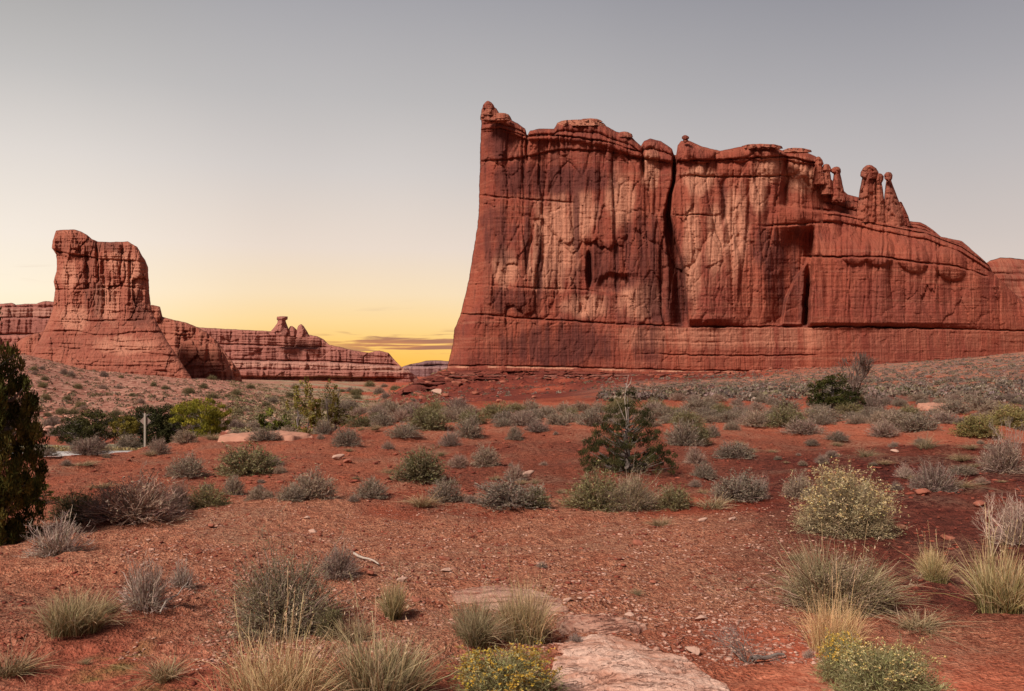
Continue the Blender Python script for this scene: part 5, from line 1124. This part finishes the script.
def bedrock(name, label, outline, hgt, steps=3, res=110, seed=0, mat='slick', lean=0.0, world=False):
    """a low sheet of rock: stepped top, ragged overhanging rim that drops into the soil"""
    g = np.array([(a, b) if world else pick(a, b)[:2] for a, b in outline], float); c = g.mean(0)
    lo, hi = g.min(0) - .08, g.max(0) + .08
    xs, ys = np.linspace(lo[0], hi[0], res), np.linspace(lo[1], hi[1], res); X, Y = np.meshgrid(xs, ys)
    P = np.stack([X, Y], -1); d = np.full(X.shape, 1e9); ins = np.zeros(X.shape, bool)
    for a, b in zip(g, np.roll(g, -1, 0)):
        e = b - a; t = np.clip(((P - a) @ e) / (e @ e), 0, 1); d = np.minimum(d, np.linalg.norm(P - a - t[..., None] * e, axis=-1))
        cr = (a[1] > Y) != (b[1] > Y); ins ^= cr & (X < (b[0] - a[0]) * (Y - a[1]) / (b[1] - a[1] + 1e-12) + a[0])
    sz = math.sqrt((hi - lo).prod())
    d = np.where(ins, d, -d) + sz * .05 * fbm(X / sz * 5, Y / sz * 5, seed, 4)
    h = d / (sz * .22); q = h * steps + .8 * fbm(X / sz * 3.3, Y / sz * 4.2, seed + 3, 4)
    tz = (np.floor(q) + ss(.84, 1.0, q - np.floor(q))) / steps
    if steps < 1: tz = np.sqrt(np.clip(h * .9, 0, 1))
    rim = ss(-.012 * sz, .03 * sz, d)
    Z = base_h(to_col(X, Y), np.hypot(X, Y)) * .0 + height(X, Y) * .35 + base_h(to_col(X, Y), np.hypot(X, Y)) * .65
    top = hgt * (.45 * rim + .55 * np.clip(tz, 0, 1.2)) + hgt * .20 * fbm(X / sz * 9, Y / sz * 14, seed + 5, 5) + lean * (Y - c[1])
    Z = np.where(d > -.02 * sz, Z + top * rim - (1 - rim) * .06, Z - .12)
    V = np.stack([X, Y, Z], -1).reshape(-1, 3)
    B_ = V.copy(); B_[:, 2] -= .15 + hgt * .4
    n = res * res; i = np.arange(n).reshape(res, res); bd = np.concatenate([i[0, :], i[1:, -1], i[-1, -2::-1], i[-2:0:-1, 0]])
    f = [grid_faces(res, res), grid_faces(res, res, n)[:, ::-1], np.stack([bd, bd + n, np.roll(bd, -1) + n, np.roll(bd, -1)], -1)]
    o = link(name, mesh(name, np.vstack([V, B_]), f, True), M[mat]); tag(o, label, 'rock'); return o
bedrock('sandstone_slab', 'pale pink sandstone slab with ragged layers at the bottom edge', [(552, 650), (588, 637), (625, 639), (655, 651), (692, 666), (735, 690), (750, 716), (556, 716), (548, 680)], .065, 5, 240, 1)
bedrock('sandstone_shelf', 'low broken red shelf with a dark undercut above the pale slab', [(556, 622), (600, 618), (628, 624), (650, 630), (620, 634), (585, 634), (560, 632)], .07, 4, 130, 2, mat='shelf')
bedrock('sandstone_shelf', 'crumbling pale rock patch under the wispy grass tuft', [(445, 592), (480, 584), (530, 588), (565, 598), (568, 612), (535, 618), (490, 612), (455, 604)], .04, 6, 170, 3, mat='shelf')
bedrock('slickrock_hump', 'smooth pale slickrock hump on the crest at left', [(-6.4, 19.6), (-5.7, 19.2), (-4.8, 19.3), (-4.35, 19.7), (-4.6, 20.6), (-5.4, 21.4), (-6.2, 20.8), (-6.6, 20.1)], .17, .4, 90, 4, mat='hump', world=True)
bedrock('slickrock_hump', 'rounded tan boulder half buried among the shrubs near the right', [(14.2, 31), (15, 30.6), (15.8, 31), (16, 31.8), (15.1, 32.4), (14.3, 32)], .20, .4, 70, 5, mat='hump', world=True)
bedrock('sandstone_shelf', 'thin pinkish rock sheet on the left bench', [(205, 552), (245, 548), (262, 552), (240, 557), (210, 557)], .03, 3, 80, 6, mat='shelf')

# ------------------------------------------------------------------ fallen sticks
def stick(label, a, b, r, wood='deadwood', lift=.02, name='fallen_stick'):
    p, q = np.array(pick(*a)), np.array(pick(*b)); n = 6
    pts = [p + (q - p) * t + [0, 0, 0] for t in np.linspace(0, 1, n)]
    for i, pt in enumerate(pts): pt[2] = float(height(pt[0], pt[1])) + lift + r * .6 + .4 * r * math.sin(i * 2.1)
    v, f = tube(pts, np.linspace(r, r * .5, n), 7); tag(link(name, mesh(name, v, [f], True), M[wood]), label, 'stick')
stick('pale fallen stick leaning out of the brown shrub in the left centre', (354, 557), (379, 568), .012)
stick('weathered grey log at the bottom of the bare twigs by the slab', (752, 664), (784, 659), .015, 'bark')
stick('thin curved dead stem beside the larger leafless shrub', (160, 622), (188, 590), .006, 'deadwood', .05)

# ------------------------------------------------------------------ road sign seen from behind
x, y = (145 - CX) / F * 52, 52.0; z = float(height(x, y))
root = bpy.data.objects.new('road_sign', None); C.objects.link(root); root.location = (x, y, z); tag(root, 'diamond road sign seen from its brown back, on a pale post by the road', 'road sign')
def box(cx, cy, cz, sx, sy, sz, ry=0.0, bev=.01):
    import bmesh
    from mathutils import Matrix
    b = bmesh.new(); bmesh.ops.create_cube(b, size=1, matrix=Matrix.Translation((cx, cy, cz)) @ Matrix.Rotation(ry, 4, 'Y') @ Matrix.Diagonal((sx, sy, sz, 1)))
    bmesh.ops.bevel(b, geom=b.edges[:], offset=bev, segments=1, affect='EDGES')
    me = bpy.data.meshes.new('part'); b.to_mesh(me); b.free(); return me
top = EYE + (HY - 413.5) / F * y - z; mid = EYE + (HY - 421) / F * y - z
link('post', box(0, 0, top / 2 - .1, .11, .09, top + .2), M['post'], root)
link('sign_panel', box(0, .062, mid, .46, .012, .46, R(45), .002), M['sign'], root)
